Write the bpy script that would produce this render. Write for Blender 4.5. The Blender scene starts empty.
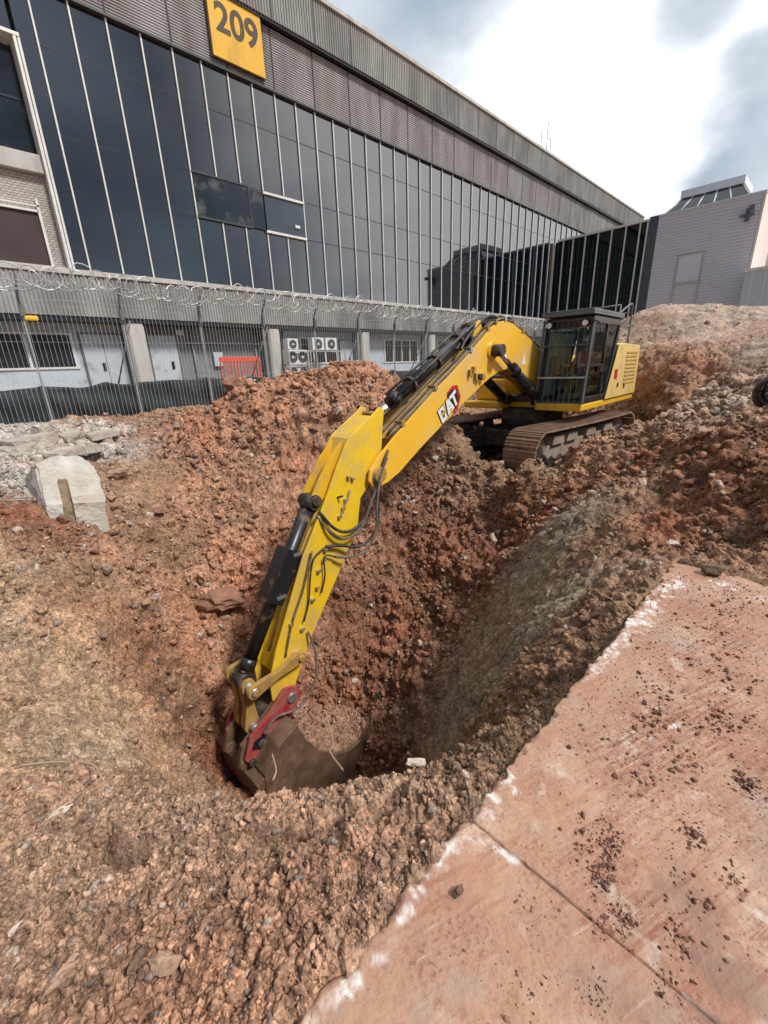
import bpy, bmesh, math, random
import numpy as np
from mathutils import Vector, Matrix
random.seed(7); RNG = np.random.default_rng(11)
S = bpy.context.scene
COL = S.collection
PI = math.pi

# ------------------------------------------------------------------ camera
F = 422.0; CX, CY = 384.0, 512.0
_u = np.array([458., -162., F]); _v = np.array([46., 1228., F])
EX = _u/np.linalg.norm(_u); EZ = -_v/np.linalg.norm(_v); EX = EX-EZ*(EX@EZ); EX /= np.linalg.norm(EX); EY = np.cross(EZ, EX)
RW = np.array([EX, EY, EZ]); EYE = np.array([0, 0, 1.65])
def ray(px, py): return RW@np.array([px-CX, py-CY, F])
def dist(px, py, d):
    r = ray(px, py); return EYE+r/math.hypot(r[0], r[1])*d
cd = bpy.data.cameras.new('camera'); cam = bpy.data.objects.new('camera', cd); COL.objects.link(cam)
cd.sensor_fit = 'VERTICAL'; cd.sensor_height = 24; cd.lens = 24*F/1024; cd.clip_start = .05; cd.clip_end = 3000
right, down, fwd = RW[:, 0], RW[:, 1], RW[:, 2]
m = Matrix(((right[0], -down[0], -fwd[0]), (right[1], -down[1], -fwd[1]), (right[2], -down[2], -fwd[2])))
cam.matrix_world = Matrix.Translation(EYE.tolist()) @ m.to_4x4()
S.camera = cam
S.render.resolution_x = 768; S.render.resolution_y = 1024

# ------------------------------------------------------------------ materials
def mat(name, col, rough=.6, metal=0., spec=.5, var=.0, vscale=3., dirt=None, dirt_amt=.0, dscale=2., bump=0., bscale=40., ior=1.5, stretch=None, trans=0., coat=0.):
    m = bpy.data.materials.new(name); m.use_nodes = True; nt = m.node_tree; N = nt.nodes; L = nt.links
    b = N['Principled BSDF']; b.inputs['Roughness'].default_value = rough; b.inputs['Metallic'].default_value = metal
    b.inputs['Specular IOR Level'].default_value = spec; b.inputs['IOR'].default_value = ior
    b.inputs['Transmission Weight'].default_value = trans; b.inputs['Coat Weight'].default_value = coat
    tc = N.new('ShaderNodeTexCoord'); mp = N.new('ShaderNodeMapping'); L.new(tc.outputs['Object'], mp.inputs[0])
    if stretch: mp.inputs['Scale'].default_value = stretch
    cur = None
    def mix(a, bcol, fac):
        mx = N.new('ShaderNodeMix'); mx.data_type = 'RGBA'
        L.new(fac, mx.inputs[0])
        if isinstance(a, tuple): mx.inputs[6].default_value = a
        else: L.new(a, mx.inputs[6])
        mx.inputs[7].default_value = bcol
        return mx.outputs[2]
    def noise(sc, det=6., lo=.3, hi=.7):
        n = N.new('ShaderNodeTexNoise'); n.inputs['Scale'].default_value = sc; n.inputs['Detail'].default_value = det; n.inputs['Roughness'].default_value = .62
        L.new(mp.outputs[0], n.inputs[0])
        r = N.new('ShaderNodeMapRange'); r.inputs[1].default_value = lo; r.inputs[2].default_value = hi
        L.new(n.outputs[0], r.inputs[0]); return r.outputs[0]
    c = tuple(col)+(1,)
    if var > 0:
        d = tuple(x*(1-var) for x in col)+(1,)
        cur = mix(c, d, noise(vscale))
    if dirt_amt > 0:
        r = noise(dscale, 9., .62-dirt_amt*.35, .72)
        k = N.new('ShaderNodeMath'); k.operation = 'MULTIPLY'; k.inputs[1].default_value = .85; L.new(r, k.inputs[0])
        cur = mix(cur if cur else c, tuple(dirt)+(1,), k.outputs[0])
        rr = N.new('ShaderNodeMapRange'); rr.inputs[3].default_value = rough; rr.inputs[4].default_value = .9; L.new(k.outputs[0], rr.inputs[0]); L.new(rr.outputs[0], b.inputs['Roughness'])
    if cur: L.new(cur, b.inputs['Base Color'])
    else: b.inputs['Base Color'].default_value = c
    if bump > 0:
        n = N.new('ShaderNodeTexNoise'); n.inputs['Scale'].default_value = bscale; n.inputs['Detail'].default_value = 5
        L.new(mp.outputs[0], n.inputs[0]); bp = N.new('ShaderNodeBump'); bp.inputs['Strength'].default_value = bump; bp.inputs['Distance'].default_value = .02
        L.new(n.outputs[0], bp.inputs['Height']); L.new(bp.outputs[0], b.inputs['Normal'])
    return m

DUST = (.30, .17, .10)
M = {}
M['yellow'] = mat('machine_yellow_paint', (.78, .45, .025), .38, var=.12, vscale=1.4, dirt=(.42, .27, .13), dirt_amt=.28, dscale=3.5, bump=.05, bscale=30)
M['yellow_boom'] = mat('boom_yellow_paint', (.90, .50, .035), .42, var=.14, vscale=1.1, dirt=(.58, .40, .19), dirt_amt=.45, dscale=1.6, bump=.05, bscale=30)
M['yellow_stick'] = mat('stick_yellow_paint', (.84, .54, .022), .36, var=.10, vscale=1.4, dirt=(.46, .31, .14), dirt_amt=.46, dscale=2.0, bump=.05, bscale=30)
M['hood'] = mat('faded_yellow_hood', (.74, .52, .17), .5, var=.15, vscale=2, dirt=(.42, .3, .18), dirt_amt=.35, dscale=4)
M['yellow_dusty'] = mat('dusty_yellow_paint', (.60, .34, .05), .6, var=.25, vscale=2.5, dirt=(.36, .24, .14), dirt_amt=.8, dscale=3)
M['yellow_worn'] = mat('worn_yellow_link', (.50, .30, .07), .5, var=.35, vscale=6, dirt=(.22, .13, .07), dirt_amt=.6, dscale=7)
M['black'] = mat('black_paint', (.014, .015, .017), .35, dirt=(.2, .13, .09), dirt_amt=.12, dscale=6)
M['blackdirt'] = mat('black_greasy_steel', (.02, .02, .02), .55, dirt=(.16, .1, .07), dirt_amt=.5, dscale=7)
M['rubber'] = mat('hose_rubber', (.022, .022, .022), .5, dirt=(.2, .14, .1), dirt_amt=.35, dscale=9)
M['hose_dusty'] = mat('dusty_hose', (.10, .085, .07), .6, dirt=(.3, .2, .14), dirt_amt=.5, dscale=12)
M['chrome'] = mat('chrome_rod', (.75, .75, .76), .12, 1.)
M['steel'] = mat('fitting_steel', (.5, .5, .48), .35, .8)
M['track'] = mat('rusty_track_steel', (.27, .165, .11), .65, .05, var=.5, vscale=9, dirt=(.42, .28, .19), dirt_amt=.8, dscale=6, bump=.4, bscale=25)
M['trackworn'] = mat('worn_track_steel', (.34, .28, .23), .6, .1, var=.4, vscale=6, dirt=(.40, .28, .2), dirt_amt=.8, dscale=5)
M['bucket'] = mat('bucket_steel', (.19, .115, .07), .5, .25, var=.5, vscale=3, dirt=(.28, .17, .11), dirt_amt=.6, dscale=4, bump=.2)
M['red'] = mat('coupler_red_paint', (.40, .022, .035), .45, var=.35, vscale=6, dirt=(.30, .16, .11), dirt_amt=.65, dscale=5)
M['decal_black'] = mat('decal_black', (.012, .012, .013), .4)
M['decal_red'] = mat('decal_red', (.45, .02, .02), .4)
M['decal_white'] = mat('decal_white', (.78, .78, .76), .45, var=.08)
M['decal_yel'] = mat('decal_yellow', (.75, .5, .03), .45)
M['cabin_int'] = mat('cab_interior', (.10, .11, .10), .8, var=.4)
M['reflection_green'] = mat('painted_cab_reflection', (.30, .34, .29), .5, var=.6, vscale=5)  # grey-green of the ground's reflection in the cab glass, painted as colour
M['hivis'] = mat('hivis_orange_cloth', (.95, .13, .035), .8, var=.15, vscale=20)
M['refl_strip'] = mat('reflective_strip', (.65, .65, .6), .5)
M['skin'] = mat('skin', (.45, .25, .18), .55)
M['cloth_dark'] = mat('dark_trousers', (.03, .035, .05), .85)
M['helmet'] = mat('white_helmet', (.7, .7, .7), .35)
M['lampwhite'] = mat('lamp_lens', (.8, .8, .75), .15)
M['concrete_rib'] = mat('ribbed_concrete', (.37, .362, .345), .9, var=.4, vscale=1.2, dirt=(.17, .16, .15), dirt_amt=.5, dscale=1.1, bump=.3, bscale=30, stretch=(1, 1, .35))
M['concrete_light'] = mat('pale_concrete', (.55, .53, .49), .85, var=.25, vscale=1.5, dirt=(.28, .26, .23), dirt_amt=.35, dscale=2, bump=.2, stretch=(1, 1, .4))
M['louvre'] = mat('weathered_louvre', (.37, .355, .35), .6, .0, var=.35, vscale=1.5, dirt=(.2, .16, .15), dirt_amt=.5, dscale=1.2, stretch=(1, 1, .25))
M['alu'] = mat('aluminium_mullion', (.74, .73, .69), .5, .1, var=.2, vscale=3)
M['alu_dark'] = mat('dark_aluminium', (.06, .065, .07), .4, .3)
M['glass'] = mat('tinted_facade_glass', (.001, .003, .008), .035, spec=.5, ior=2.25, var=.3, vscale=.5)
M['glass_b'] = mat('tinted_glass_patch', (.02, .03, .04), .09, ior=1.5, var=.6, vscale=1.1, dirt=(.09, .1, .11), dirt_amt=.3, dscale=1.4)
M['glass_wing'] = mat('wing_glass', (.004, .012, .014), .03, ior=1.4, var=.5, vscale=.35)
M['glass_dull'] = mat('dusty_window_glass', (.055, .075, .095), .2, ior=1.5, var=.3, vscale=.8)
M['transom'] = mat('dark_transom', (.012, .014, .018), .4)
M['metalclad'] = mat('pale_metal_cladding', (.66, .68, .73), .5, .1, var=.08, vscale=.4)
M['metaldark'] = mat('dark_metal_panel', (.10, .11, .13), .5, .2)
M['sunlit_pink'] = mat('sunlit_pink_wall', (.72, .62, .56), .8, var=.08)  # pinkish sunlight on the tower's side face, put into its colour
M['lightblue'] = mat('pale_blue_panel', (.48, .56, .64), .5, var=.1)
M['doorgrey'] = mat('grey_blue_door_paint', (.50, .55, .60), .55, var=.12, vscale=2, dirt=(.22, .22, .22), dirt_amt=.2)
M['wallgrey'] = mat('grey_painted_blockwork', (.24, .25, .265), .8, var=.3, vscale=1.5, bump=.2)
M['maroon'] = mat('dark_maroon_shutter', (.055, .028, .026), .6, var=.4, vscale=1)
M['signyel'] = mat('sign_yellow', (.78, .43, .02), .5, var=.12, vscale=1.5, dirt=(.35, .2, .04), dirt_amt=.25, dscale=1.3, stretch=(1, 1, .3))
M['signtxt'] = mat('sign_lettering', (.06, .035, .015), .6)
M['galv'] = mat('galvanised_wire', (.55, .55, .53), .5, .3, var=.3, vscale=5)
M['fencepost'] = mat('galvanised_fence_post', (.34, .35, .35), .6, .1, var=.3)
M['galv_dark'] = mat('weathered_fence_post', (.17, .18, .18), .6, .3, var=.3)
M['netting'] = mat('dark_green_netting', (.020, .030, .036), .7, var=.5, vscale=2, bump=.8, bscale=9)
M['barrier'] = mat('orange_red_plastic', (.75, .10, .04), .5, var=.1)
M['white'] = mat('white_casing', (.7, .7, .68), .5, var=.08)
M['fan'] = mat('fan_grille', (.05, .05, .05), .5)
M['amber'] = mat('amber_lens', (.85, .5, .02), .3)
M['root'] = mat('pale_root', (.42, .30, .2), .9, var=.3, vscale=20)
M['cable'] = mat('cable_black', (.015, .015, .015), .5)
M['stonew'] = mat('whitish_stone', (.64, .54, .45), .85, var=.3, vscale=14, dirt=(.36, .22, .15), dirt_amt=.5, dscale=9, bump=.5, bscale=40)
M['stonet'] = mat('tan_stone', (.44, .28, .19), .9, var=.3, vscale=12, dirt=(.26, .14, .09), dirt_amt=.5, dscale=9, bump=.6, bscale=50)
M['stoneb'] = mat('brown_stone', (.17, .105, .065), .75, var=.4, vscale=20, bump=.5, bscale=60)
M['stoner'] = mat('red_rock', (.32, .16, .105), .9, var=.35, vscale=5, dirt=(.18, .085, .055), dirt_amt=.5, dscale=5, bump=.7, bscale=22)
M['chunk'] = mat('broken_concrete', (.52, .48, .42), .9, var=.35, vscale=4, dirt=(.34, .25, .18), dirt_amt=.7, dscale=3, bump=.8, bscale=18)
M['footing'] = mat('cast_concrete_footing', (.60, .58, .53), .9, var=.35, vscale=3.5, dirt=(.40, .30, .20), dirt_amt=.75, dscale=2.6, bump=.9, bscale=22)
M['orangebrown'] = mat('recess_clay', (.34, .25, .17), .9, var=.5, vscale=5, bump=.7, bscale=20)

def glass_clear():
    m = bpy.data.materials.new('cab_glass'); m.use_nodes = True; nt = m.node_tree; N = nt.nodes; L = nt.links
    for n in list(N): N.remove(n)
    o = N.new('ShaderNodeOutputMaterial'); t = N.new('ShaderNodeBsdfTransparent'); g = N.new('ShaderNodeBsdfGlossy'); mx = N.new('ShaderNodeMixShader')
    fr = N.new('ShaderNodeFresnel'); fr.inputs[0].default_value = 1.35; ad = N.new('ShaderNodeMath'); ad.inputs[1].default_value = .015
    t.inputs[0].default_value = (.88, .95, .92, 1); g.inputs['Roughness'].default_value = .04; g.inputs['Color'].default_value = (.8, .95, .92, 1)
    L.new(fr.outputs[0], ad.inputs[0]); L.new(ad.outputs[0], mx.inputs[0]); L.new(t.outputs[0], mx.inputs[1]); L.new(g.outputs[0], mx.inputs[2]); L.new(mx.outputs[0], o.inputs[0])
    return m
M['cabglass'] = glass_clear()
_g = glass_clear(); _g.name = 'cab_front_glass'; M['cabfront'] = _g
for _n in _g.node_tree.nodes:
    if _n.type == 'FRESNEL': _n.inputs[0].default_value = 1.12
    if _n.type == 'BSDF_TRANSPARENT': _n.inputs[0].default_value = (.96, .98, .97, 1)

def soil_mat():
    m = bpy.data.materials.new('excavated_soil'); m.use_nodes = True; nt = m.node_tree; N = nt.nodes; L = nt.links
    b = N['Principled BSDF']; b.inputs['Roughness'].default_value = .92; b.inputs['Specular IOR Level'].default_value = .25
    a = N.new('ShaderNodeAttribute'); a.attribute_name = 'soil'
    tc = N.new('ShaderNodeTexCoord')
    def nz(sc, det=8, lo=.3, hi=.7, to0=0., to1=1.):
        n = N.new('ShaderNodeTexNoise'); n.inputs['Scale'].default_value = sc; n.inputs['Detail'].default_value = det; n.inputs['Roughness'].default_value = .65
        L.new(tc.outputs['Object'], n.inputs[0]); r = N.new('ShaderNodeMapRange'); r.inputs[1].default_value = lo; r.inputs[2].default_value = hi; r.inputs[3].default_value = to0; r.inputs[4].default_value = to1
        L.new(n.outputs[0], r.inputs[0]); return r.outputs[0]
    def mult(c, f):
        h = N.new('ShaderNodeVectorMath'); h.operation = 'SCALE'; L.new(c, h.inputs[0]); L.new(f, h.inputs['Scale']); return h.outputs[0]
    c = mult(a.outputs['Color'], nz(9, 8, .3, .7, .78, 1.25)); c = mult(c, nz(55, 5, .3, .7, .8, 1.2))
    for vs_, lo_, hi_ in ((26, .66, 1.34), (85, .62, 1.4)):
        vv = N.new('ShaderNodeTexVoronoi'); vv.inputs['Scale'].default_value = vs_; L.new(tc.outputs['Object'], vv.inputs['Vector'])
        se_ = N.new('ShaderNodeSeparateColor'); L.new(vv.outputs['Color'], se_.inputs[0]); rm = N.new('ShaderNodeMapRange'); rm.inputs[3].default_value = lo_; rm.inputs[4].default_value = hi_; L.new(se_.outputs[1], rm.inputs[0]); c = mult(c, rm.outputs[0])
    # pale gritty specks
    v = N.new('ShaderNodeTexVoronoi'); v.inputs['Scale'].default_value = 38; L.new(tc.outputs['Object'], v.inputs['Vector'])
    sp = N.new('ShaderNodeSeparateColor'); L.new(v.outputs['Color'], sp.inputs[0])
    g = N.new('ShaderNodeMath'); g.operation = 'GREATER_THAN'; g.inputs[1].default_value = .93; L.new(sp.outputs[0], g.inputs[0])
    g2 = N.new('ShaderNodeMath'); g2.operation = 'LESS_THAN'; g2.inputs[1].default_value = .33; L.new(v.outputs['Distance'], g2.inputs[0])
    g3 = N.new('ShaderNodeMath'); g3.operation = 'MULTIPLY'; L.new(g.outputs[0], g3.inputs[0]); L.new(g2.outputs[0], g3.inputs[1])
    g4 = N.new('ShaderNodeMath'); g4.operation = 'MULTIPLY'; g4.inputs[1].default_value = .6; L.new(g3.outputs[0], g4.inputs[0])
    mx = N.new('ShaderNodeMix'); mx.data_type = 'RGBA'; L.new(g4.outputs[0], mx.inputs[0]); L.new(c, mx.inputs[6]); mx.inputs[7].default_value = (.45, .36, .28, 1)
    L.new(mx.outputs[2], b.inputs['Base Color'])
    vb = N.new('ShaderNodeTexVoronoi'); vb.inputs['Scale'].default_value = 60; L.new(tc.outputs['Object'], vb.inputs['Vector']); bv_ = N.new('ShaderNodeBump'); bv_.invert = True; bv_.inputs['Strength'].default_value = .35; bv_.inputs['Distance'].default_value = .012; L.new(vb.outputs['Distance'], bv_.inputs['Height'])
    bn = N.new('ShaderNodeTexNoise'); bn.inputs['Scale'].default_value = 45; bn.inputs['Detail'].default_value = 8; bn.inputs['Roughness'].default_value = .75; L.new(tc.outputs['Object'], bn.inputs[0])
    bp = N.new('ShaderNodeBump'); bp.inputs['Strength'].default_value = .9; bp.inputs['Distance'].default_value = .02; L.new(bn.outputs[0], bp.inputs['Height']); L.new(bv_.outputs[0], bp.inputs['Normal']); L.new(bp.outputs[0], b.inputs['Normal'])
    return m
M['soil'] = soil_mat()

def slab_mat():
    m = bpy.data.materials.new('dusty_slab_concrete'); m.use_nodes = True; nt = m.node_tree; N = nt.nodes; L = nt.links
    b = N['Principled BSDF']; b.inputs['Specular IOR Level'].default_value = .35
    tc = N.new('ShaderNodeTexCoord')
    def mapping(sc=(1, 1, 1), rz=0):
        mp = N.new('ShaderNodeMapping'); mp.inputs['Scale'].default_value = sc; mp.inputs['Rotation'].default_value = (0, 0, rz); L.new(tc.outputs['Object'], mp.inputs[0]); return mp.outputs[0]
    def nz(vec, sc, det=8, lo=.3, hi=.7, to0=0., to1=1., ro=.62):
        n = N.new('ShaderNodeTexNoise'); n.inputs['Scale'].default_value = sc; n.inputs['Detail'].default_value = det; n.inputs['Roughness'].default_value = ro
        L.new(vec, n.inputs[0]); r = N.new('ShaderNodeMapRange'); r.inputs[1].default_value = lo; r.inputs[2].default_value = hi; r.inputs[3].default_value = to0; r.inputs[4].default_value = to1
        L.new(n.outputs[0], r.inputs[0]); return r.outputs[0]
    def mix(a, c, f):
        mx = N.new('ShaderNodeMix'); mx.data_type = 'RGBA'; L.new(f, mx.inputs[0])
        for k, v in ((6, a), (7, c)):
            if isinstance(v, tuple): mx.inputs[k].default_value = v+(1,)
            else: L.new(v, mx.inputs[k])
        return mx.outputs[2]
    def mul(f, k):
        q = N.new('ShaderNodeMath'); q.operation = 'MULTIPLY'; L.new(f, q.inputs[0])
        if isinstance(k, (int, float)): q.inputs[1].default_value = k
        else: L.new(k, q.inputs[1])
        return q.outputs[0]
    P = mapping()
    A = math.atan2(.43, -1.15)          # direction of the drag marks
    ST = mapping((1, 1, 1), -A)
    mp = N.new('ShaderNodeMapping'); mp.inputs['Scale'].default_value = (1.3, 16, 1); L.new(ST, mp.inputs[0]); ST = mp.outputs[0]
    c = mix((.47, .285, .19), (.345, .19, .125), nz(P, 1.6, 8, .35, .68))
    c = mix(c, (.55, .40, .29), nz(P, 2.3, 9, .52, .72))
    c = mix(c, (.30, .115, .075), mul(nz(ST, 2.2, 7, .52, .62, ro=.7), mul(nz(P, 1.3, 5, .42, .58), .85)))
    c = mix(c, (.62, .47, .36), mul(nz(ST, 3.1, 6, .60, .68), mul(nz(P, 1.7, 5, .48, .6), .55)))
    c = mix(c, (.2, .09, .06), mul(nz(P, 24, 9, .55, .72, ro=.75), .5))
    c = mix(c, (.33, .29, .25), mul(nz(P, 1.9, 9, .54, .66), .55))
    c = mix(c, (.22, .085, .05), mul(mul(nz(P, 60, 5, .50, .64), nz(P, 3.3, 7, .44, .60)), .85))
    c = mix(c, (.26, .11, .07), mul(mul(nz(P, 26, 9, .50, .66, ro=.75), nz(P, 2.1, 6, .46, .6)), .7))
    c = mix(c, (.36, .17, .11), mul(nz(P, 2.7, 10, .50, .60, ro=.75), .55))
    c = mix(c, (.62, .52, .43), mul(nz(P, 5, 10, .60, .66), .5))
    a = N.new('ShaderNodeAttribute'); a.attribute_name = 'marks'
    se = N.new('ShaderNodeSeparateColor'); L.new(a.outputs['Color'], se.inputs[0])
    c = mix(c, (.215, .075, .045), mul(mul(nz(ST, 3.4, 8, .47, .58, ro=.75), se.outputs[2]), .85))
    c = mix(c, (.60, .43, .32), mul(mul(nz(ST, 5.5, 7, .58, .64, ro=.7), se.outputs[2]), .8))
    c = mix(c, (.17, .065, .042), mul(mul(nz(P, 42, 8, .52, .60, ro=.7), se.outputs[2]), .85))
    c = mix(c, (.20, .12, .09), se.outputs[1])
    c = mix(c, (.74, .70, .65), mul(se.outputs[0], nz(P, 30, 8, .36, .58, .25, 1)))
    L.new(c, b.inputs['Base Color'])
    L.new(nz(P, 4, 6, .3, .7, .55, .85), b.inputs['Roughness'])
    bp = N.new('ShaderNodeBump'); bp.inputs['Strength'].default_value = .55; bp.inputs['Distance'].default_value = .006
    L.new(nz(P, 60, 9, .2, .8), bp.inputs['Height'])
    bp2 = N.new('ShaderNodeBump'); bp2.inputs['Strength'].default_value = .15; bp2.inputs['Distance'].default_value = .006
    L.new(nz(ST, 4, 6, .3, .7), bp2.inputs['Height']); L.new(bp.outputs[0], bp2.inputs['Normal']); L.new(bp2.outputs[0], b.inputs['Normal'])
    return m
M['slab'] = slab_mat()

def brick_mat():
    m = bpy.data.materials.new('white_painted_brick'); m.use_nodes = True; nt = m.node_tree; N = nt.nodes; L = nt.links; b = N['Principled BSDF']
    tc = N.new('ShaderNodeTexCoord'); mp = N.new('ShaderNodeMapping'); mp.inputs['Rotation'].default_value = (PI/2, 0, 0); L.new(tc.outputs['Object'], mp.inputs[0])
    br = N.new('ShaderNodeTexBrick'); br.inputs['Scale'].default_value = 4; br.inputs['Color1'].default_value = (.5, .47, .42, 1); br.inputs['Color2'].default_value = (.4, .36, .32, 1); br.inputs['Mortar'].default_value = (.16, .14, .12, 1); br.inputs['Mortar Size'].default_value = .03
    L.new(mp.outputs[0], br.inputs[0]); L.new(br.outputs[0], b.inputs['Base Color']); b.inputs['Roughness'].default_value = .9
    return m
M['brick'] = brick_mat()

# ------------------------------------------------------------------ helpers
class MB:
    """collects simple solids into ONE mesh"""
    def __init__(s): s.v = []; s.f = []; s.m = []; s.sm = []; s.mats = []
    def mi(s, m):
        if m is None: return 0
        if m not in s.mats: s.mats.append(m)
        return s.mats.index(m)
    def add(s, vs, fs, m=None, smooth=False):
        o = len(s.v); s.v += [tuple(map(float, p)) for p in vs]; k = s.mi(m)
        for f in fs: s.f.append([i+o for i in f]); s.m.append(k); s.sm.append(smooth)
        return s
    def box(s, a, b, m=None, rot=None, piv=None):
        x0, y0, z0 = [min(a[i], b[i]) for i in range(3)]; x1, y1, z1 = [max(a[i], b[i]) for i in range(3)]
        vs = [(x0, y0, z0), (x1, y0, z0), (x1, y1, z0), (x0, y1, z0), (x0, y0, z1), (x1, y0, z1), (x1, y1, z1), (x0, y1, z1)]
        if rot is not None:
            pv = Vector(piv); vs = [pv+rot@(Vector(p)-pv) for p in vs]
        return s.add(vs, [(0, 3, 2, 1), (4, 5, 6, 7), (0, 1, 5, 4), (1, 2, 6, 5), (2, 3, 7, 6), (3, 0, 4, 7)], m)
    def prism(s, poly, y0, y1, m=None, plane='xz', smooth=False):
        n = len(poly)
        def P(p, t):
            if plane == 'xz': return (p[0], t, p[1])
            if plane == 'xy': return (p[0], p[1], t)
            return (t, p[0], p[1])
        area = sum(poly[i][0]*poly[(i+1) % n][1]-poly[(i+1) % n][0]*poly[i][1] for i in range(n))
        pl = list(poly) if area > 0 else list(poly)[::-1]
        a, b = min(y0, y1), max(y0, y1)
        if plane == 'xz': a, b = b, a
        vs = [P(p, a) for p in pl]+[P(p, b) for p in pl]
        s.add(vs, [list(range(n))[::-1], list(range(n, 2*n))], m, False)
        o = len(s.v)-2*n; k = s.mi(m)
        for i in range(n):
            j = (i+1) % n; s.f.append([o+i, o+j, o+n+j, o+n+i]); s.m.append(k); s.sm.append(smooth)
        return s
    def tube(s, pts, r, m=None, seg=8, cap=True, smooth=True):
        pts = [Vector(p) for p in pts]; n = len(pts); vs = []; up = None
        for i, p in enumerate(pts):
            t = (pts[min(i+1, n-1)]-pts[max(i-1, 0)]).normalized()
            if up is None:
                up = Vector((0, 0, 1)) if abs(t.z) < .9 else Vector((1, 0, 0))
            a = (up-t*up.dot(t))
            if a.length < 1e-4: a = t.orthogonal()
            a.normalize(); b = t.cross(a); up = a
            rr = r[i] if isinstance(r, (list, tuple)) else r
            for k in range(seg):
                an = 2*PI*k/seg; vs.append(p+(a*math.cos(an)+b*math.sin(an))*rr)
        fs = []
        for i in range(n-1):
            for k in range(seg):
                k2 = (k+1) % seg; fs.append((i*seg+k, i*seg+k2, (i+1)*seg+k2, (i+1)*seg+k))
        s.add(vs, fs, m, smooth)
        if cap:
            o = len(s.v)-n*seg; mi = s.mi(m)
            s.f.append([o+k for k in range(seg)][::-1]); s.m.append(mi); s.sm.append(False)
            s.f.append([o+(n-1)*seg+k for k in range(seg)]); s.m.append(mi); s.sm.append(False)
        return s
    def cyl(s, a, b, r, m=None, seg=20): return s.tube([a, b], r, m, seg)
    def build(s, name, m=None, parent=None, bevel=0., seg=2, xf=None):
        me = bpy.data.meshes.new(name)
        vs = s.v if xf is None else [tuple(xf@Vector(p)) for p in s.v]
        me.from_pydata(vs, [], s.f)
        mats = s.mats if s.mats else [m]
        if m is not None and s.mats and None not in s.mats: pass
        for q in mats: me.materials.append(q if isinstance(q, bpy.types.Material) else M[q])
        me.polygons.foreach_set('material_index', s.m); me.polygons.foreach_set('use_smooth', s.sm); me.update()
        o = bpy.data.objects.new(name, me); COL.objects.link(o)
        if parent: o.parent = parent
        if bevel > 0:
            bv = o.modifiers.new('bevel', 'BEVEL'); bv.width = bevel; bv.segments = seg; bv.limit_method = 'ANGLE'; bv.angle_limit = math.radians(40)
        return o

def thing(name, label, cat, loc=(0, 0, 0), rz=0., group=None):
    o = bpy.data.objects.new(name, None); COL.objects.link(o); o.location = loc; o.rotation_euler = (0, 0, rz); o.empty_display_size = .2
    o['label'] = label; o['category'] = cat
    if group: o['group'] = group
    return o
def tag(o, label, cat, group=None):
    o['label'] = label; o['category'] = cat
    if group: o['group'] = group
    return o
def catmull(pts, n=8):
    P = [Vector(p) for p in pts]; out = []
    for i in range(len(P)-1):
        a = P[max(i-1, 0)]; b = P[i]; c = P[i+1]; d = P[min(i+2, len(P)-1)]
        for k in range(n):
            t = k/n; out.append(.5*((2*b)+(c-a)*t+(2*a-5*b+4*c-d)*t*t+(3*b-a-3*c+d)*t**3))
    out.append(P[-1]); return out

# ------------------------------------------------------------------ numpy noise
def _h(ix, iy, iz, k):
    n = (ix*374761393+iy*668265263+iz*2147483647+k*974634777).astype(np.int64) & 0xffffffff
    n = ((n ^ (n >> 13))*1274126177) & 0xffffffff; n = ((n ^ (n >> 16))*2246822519) & 0xffffffff
    return ((n ^ (n >> 15)) & 0xffffff).astype(np.float32)/16777216.
def vnoise(p, sc, k=0):
    q = p*sc; i = np.floor(q).astype(np.int64); f = (q-i).astype(np.float32); f = f*f*(3-2*f); r = 0
    for dx in (0, 1):
        for dy in (0, 1):
            for dz in (0, 1):
                w = (f[:, 0] if dx else 1-f[:, 0])*(f[:, 1] if dy else 1-f[:, 1])*(f[:, 2] if dz else 1-f[:, 2])
                r = r+w*_h(i[:, 0]+dx, i[:, 1]+dy, i[:, 2]+dz, k)
    return r
def fbm(p, sc, o=4, k=0, g=.5):
    a = 1; r = 0; t = 0
    for j in range(o): r = r+a*vnoise(p, sc*2.03**j, k+j*7); t += a; a *= g
    return r/t
def worley(p, sc, k=0):
    """rounded lumps 0..1: high at each feature point"""
    q = p*sc; i = np.floor(q).astype(np.int64); best = np.full(len(p), 9., np.float32); val = np.zeros(len(p), np.float32)
    for dx in (-1, 0, 1):
        for dy in (-1, 0, 1):
            for dz in (-1, 0, 1):
                a, b, c = i[:, 0]+dx, i[:, 1]+dy, i[:, 2]+dz
                fx = a+_h(a, b, c, k); fy = b+_h(a, b, c, k+1); fz = c+_h(a, b, c, k+2)
                d = ((fx-q[:, 0])**2+(fy-q[:, 1])**2+(fz-q[:, 2])**2).astype(np.float32)
                mk = d < best; best = np.where(mk, d, best); val = np.where(mk, _h(a, b, c, k+3), val)
    return np.clip(1-best/.75, 0, 1)*(.35+.65*val)

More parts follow.
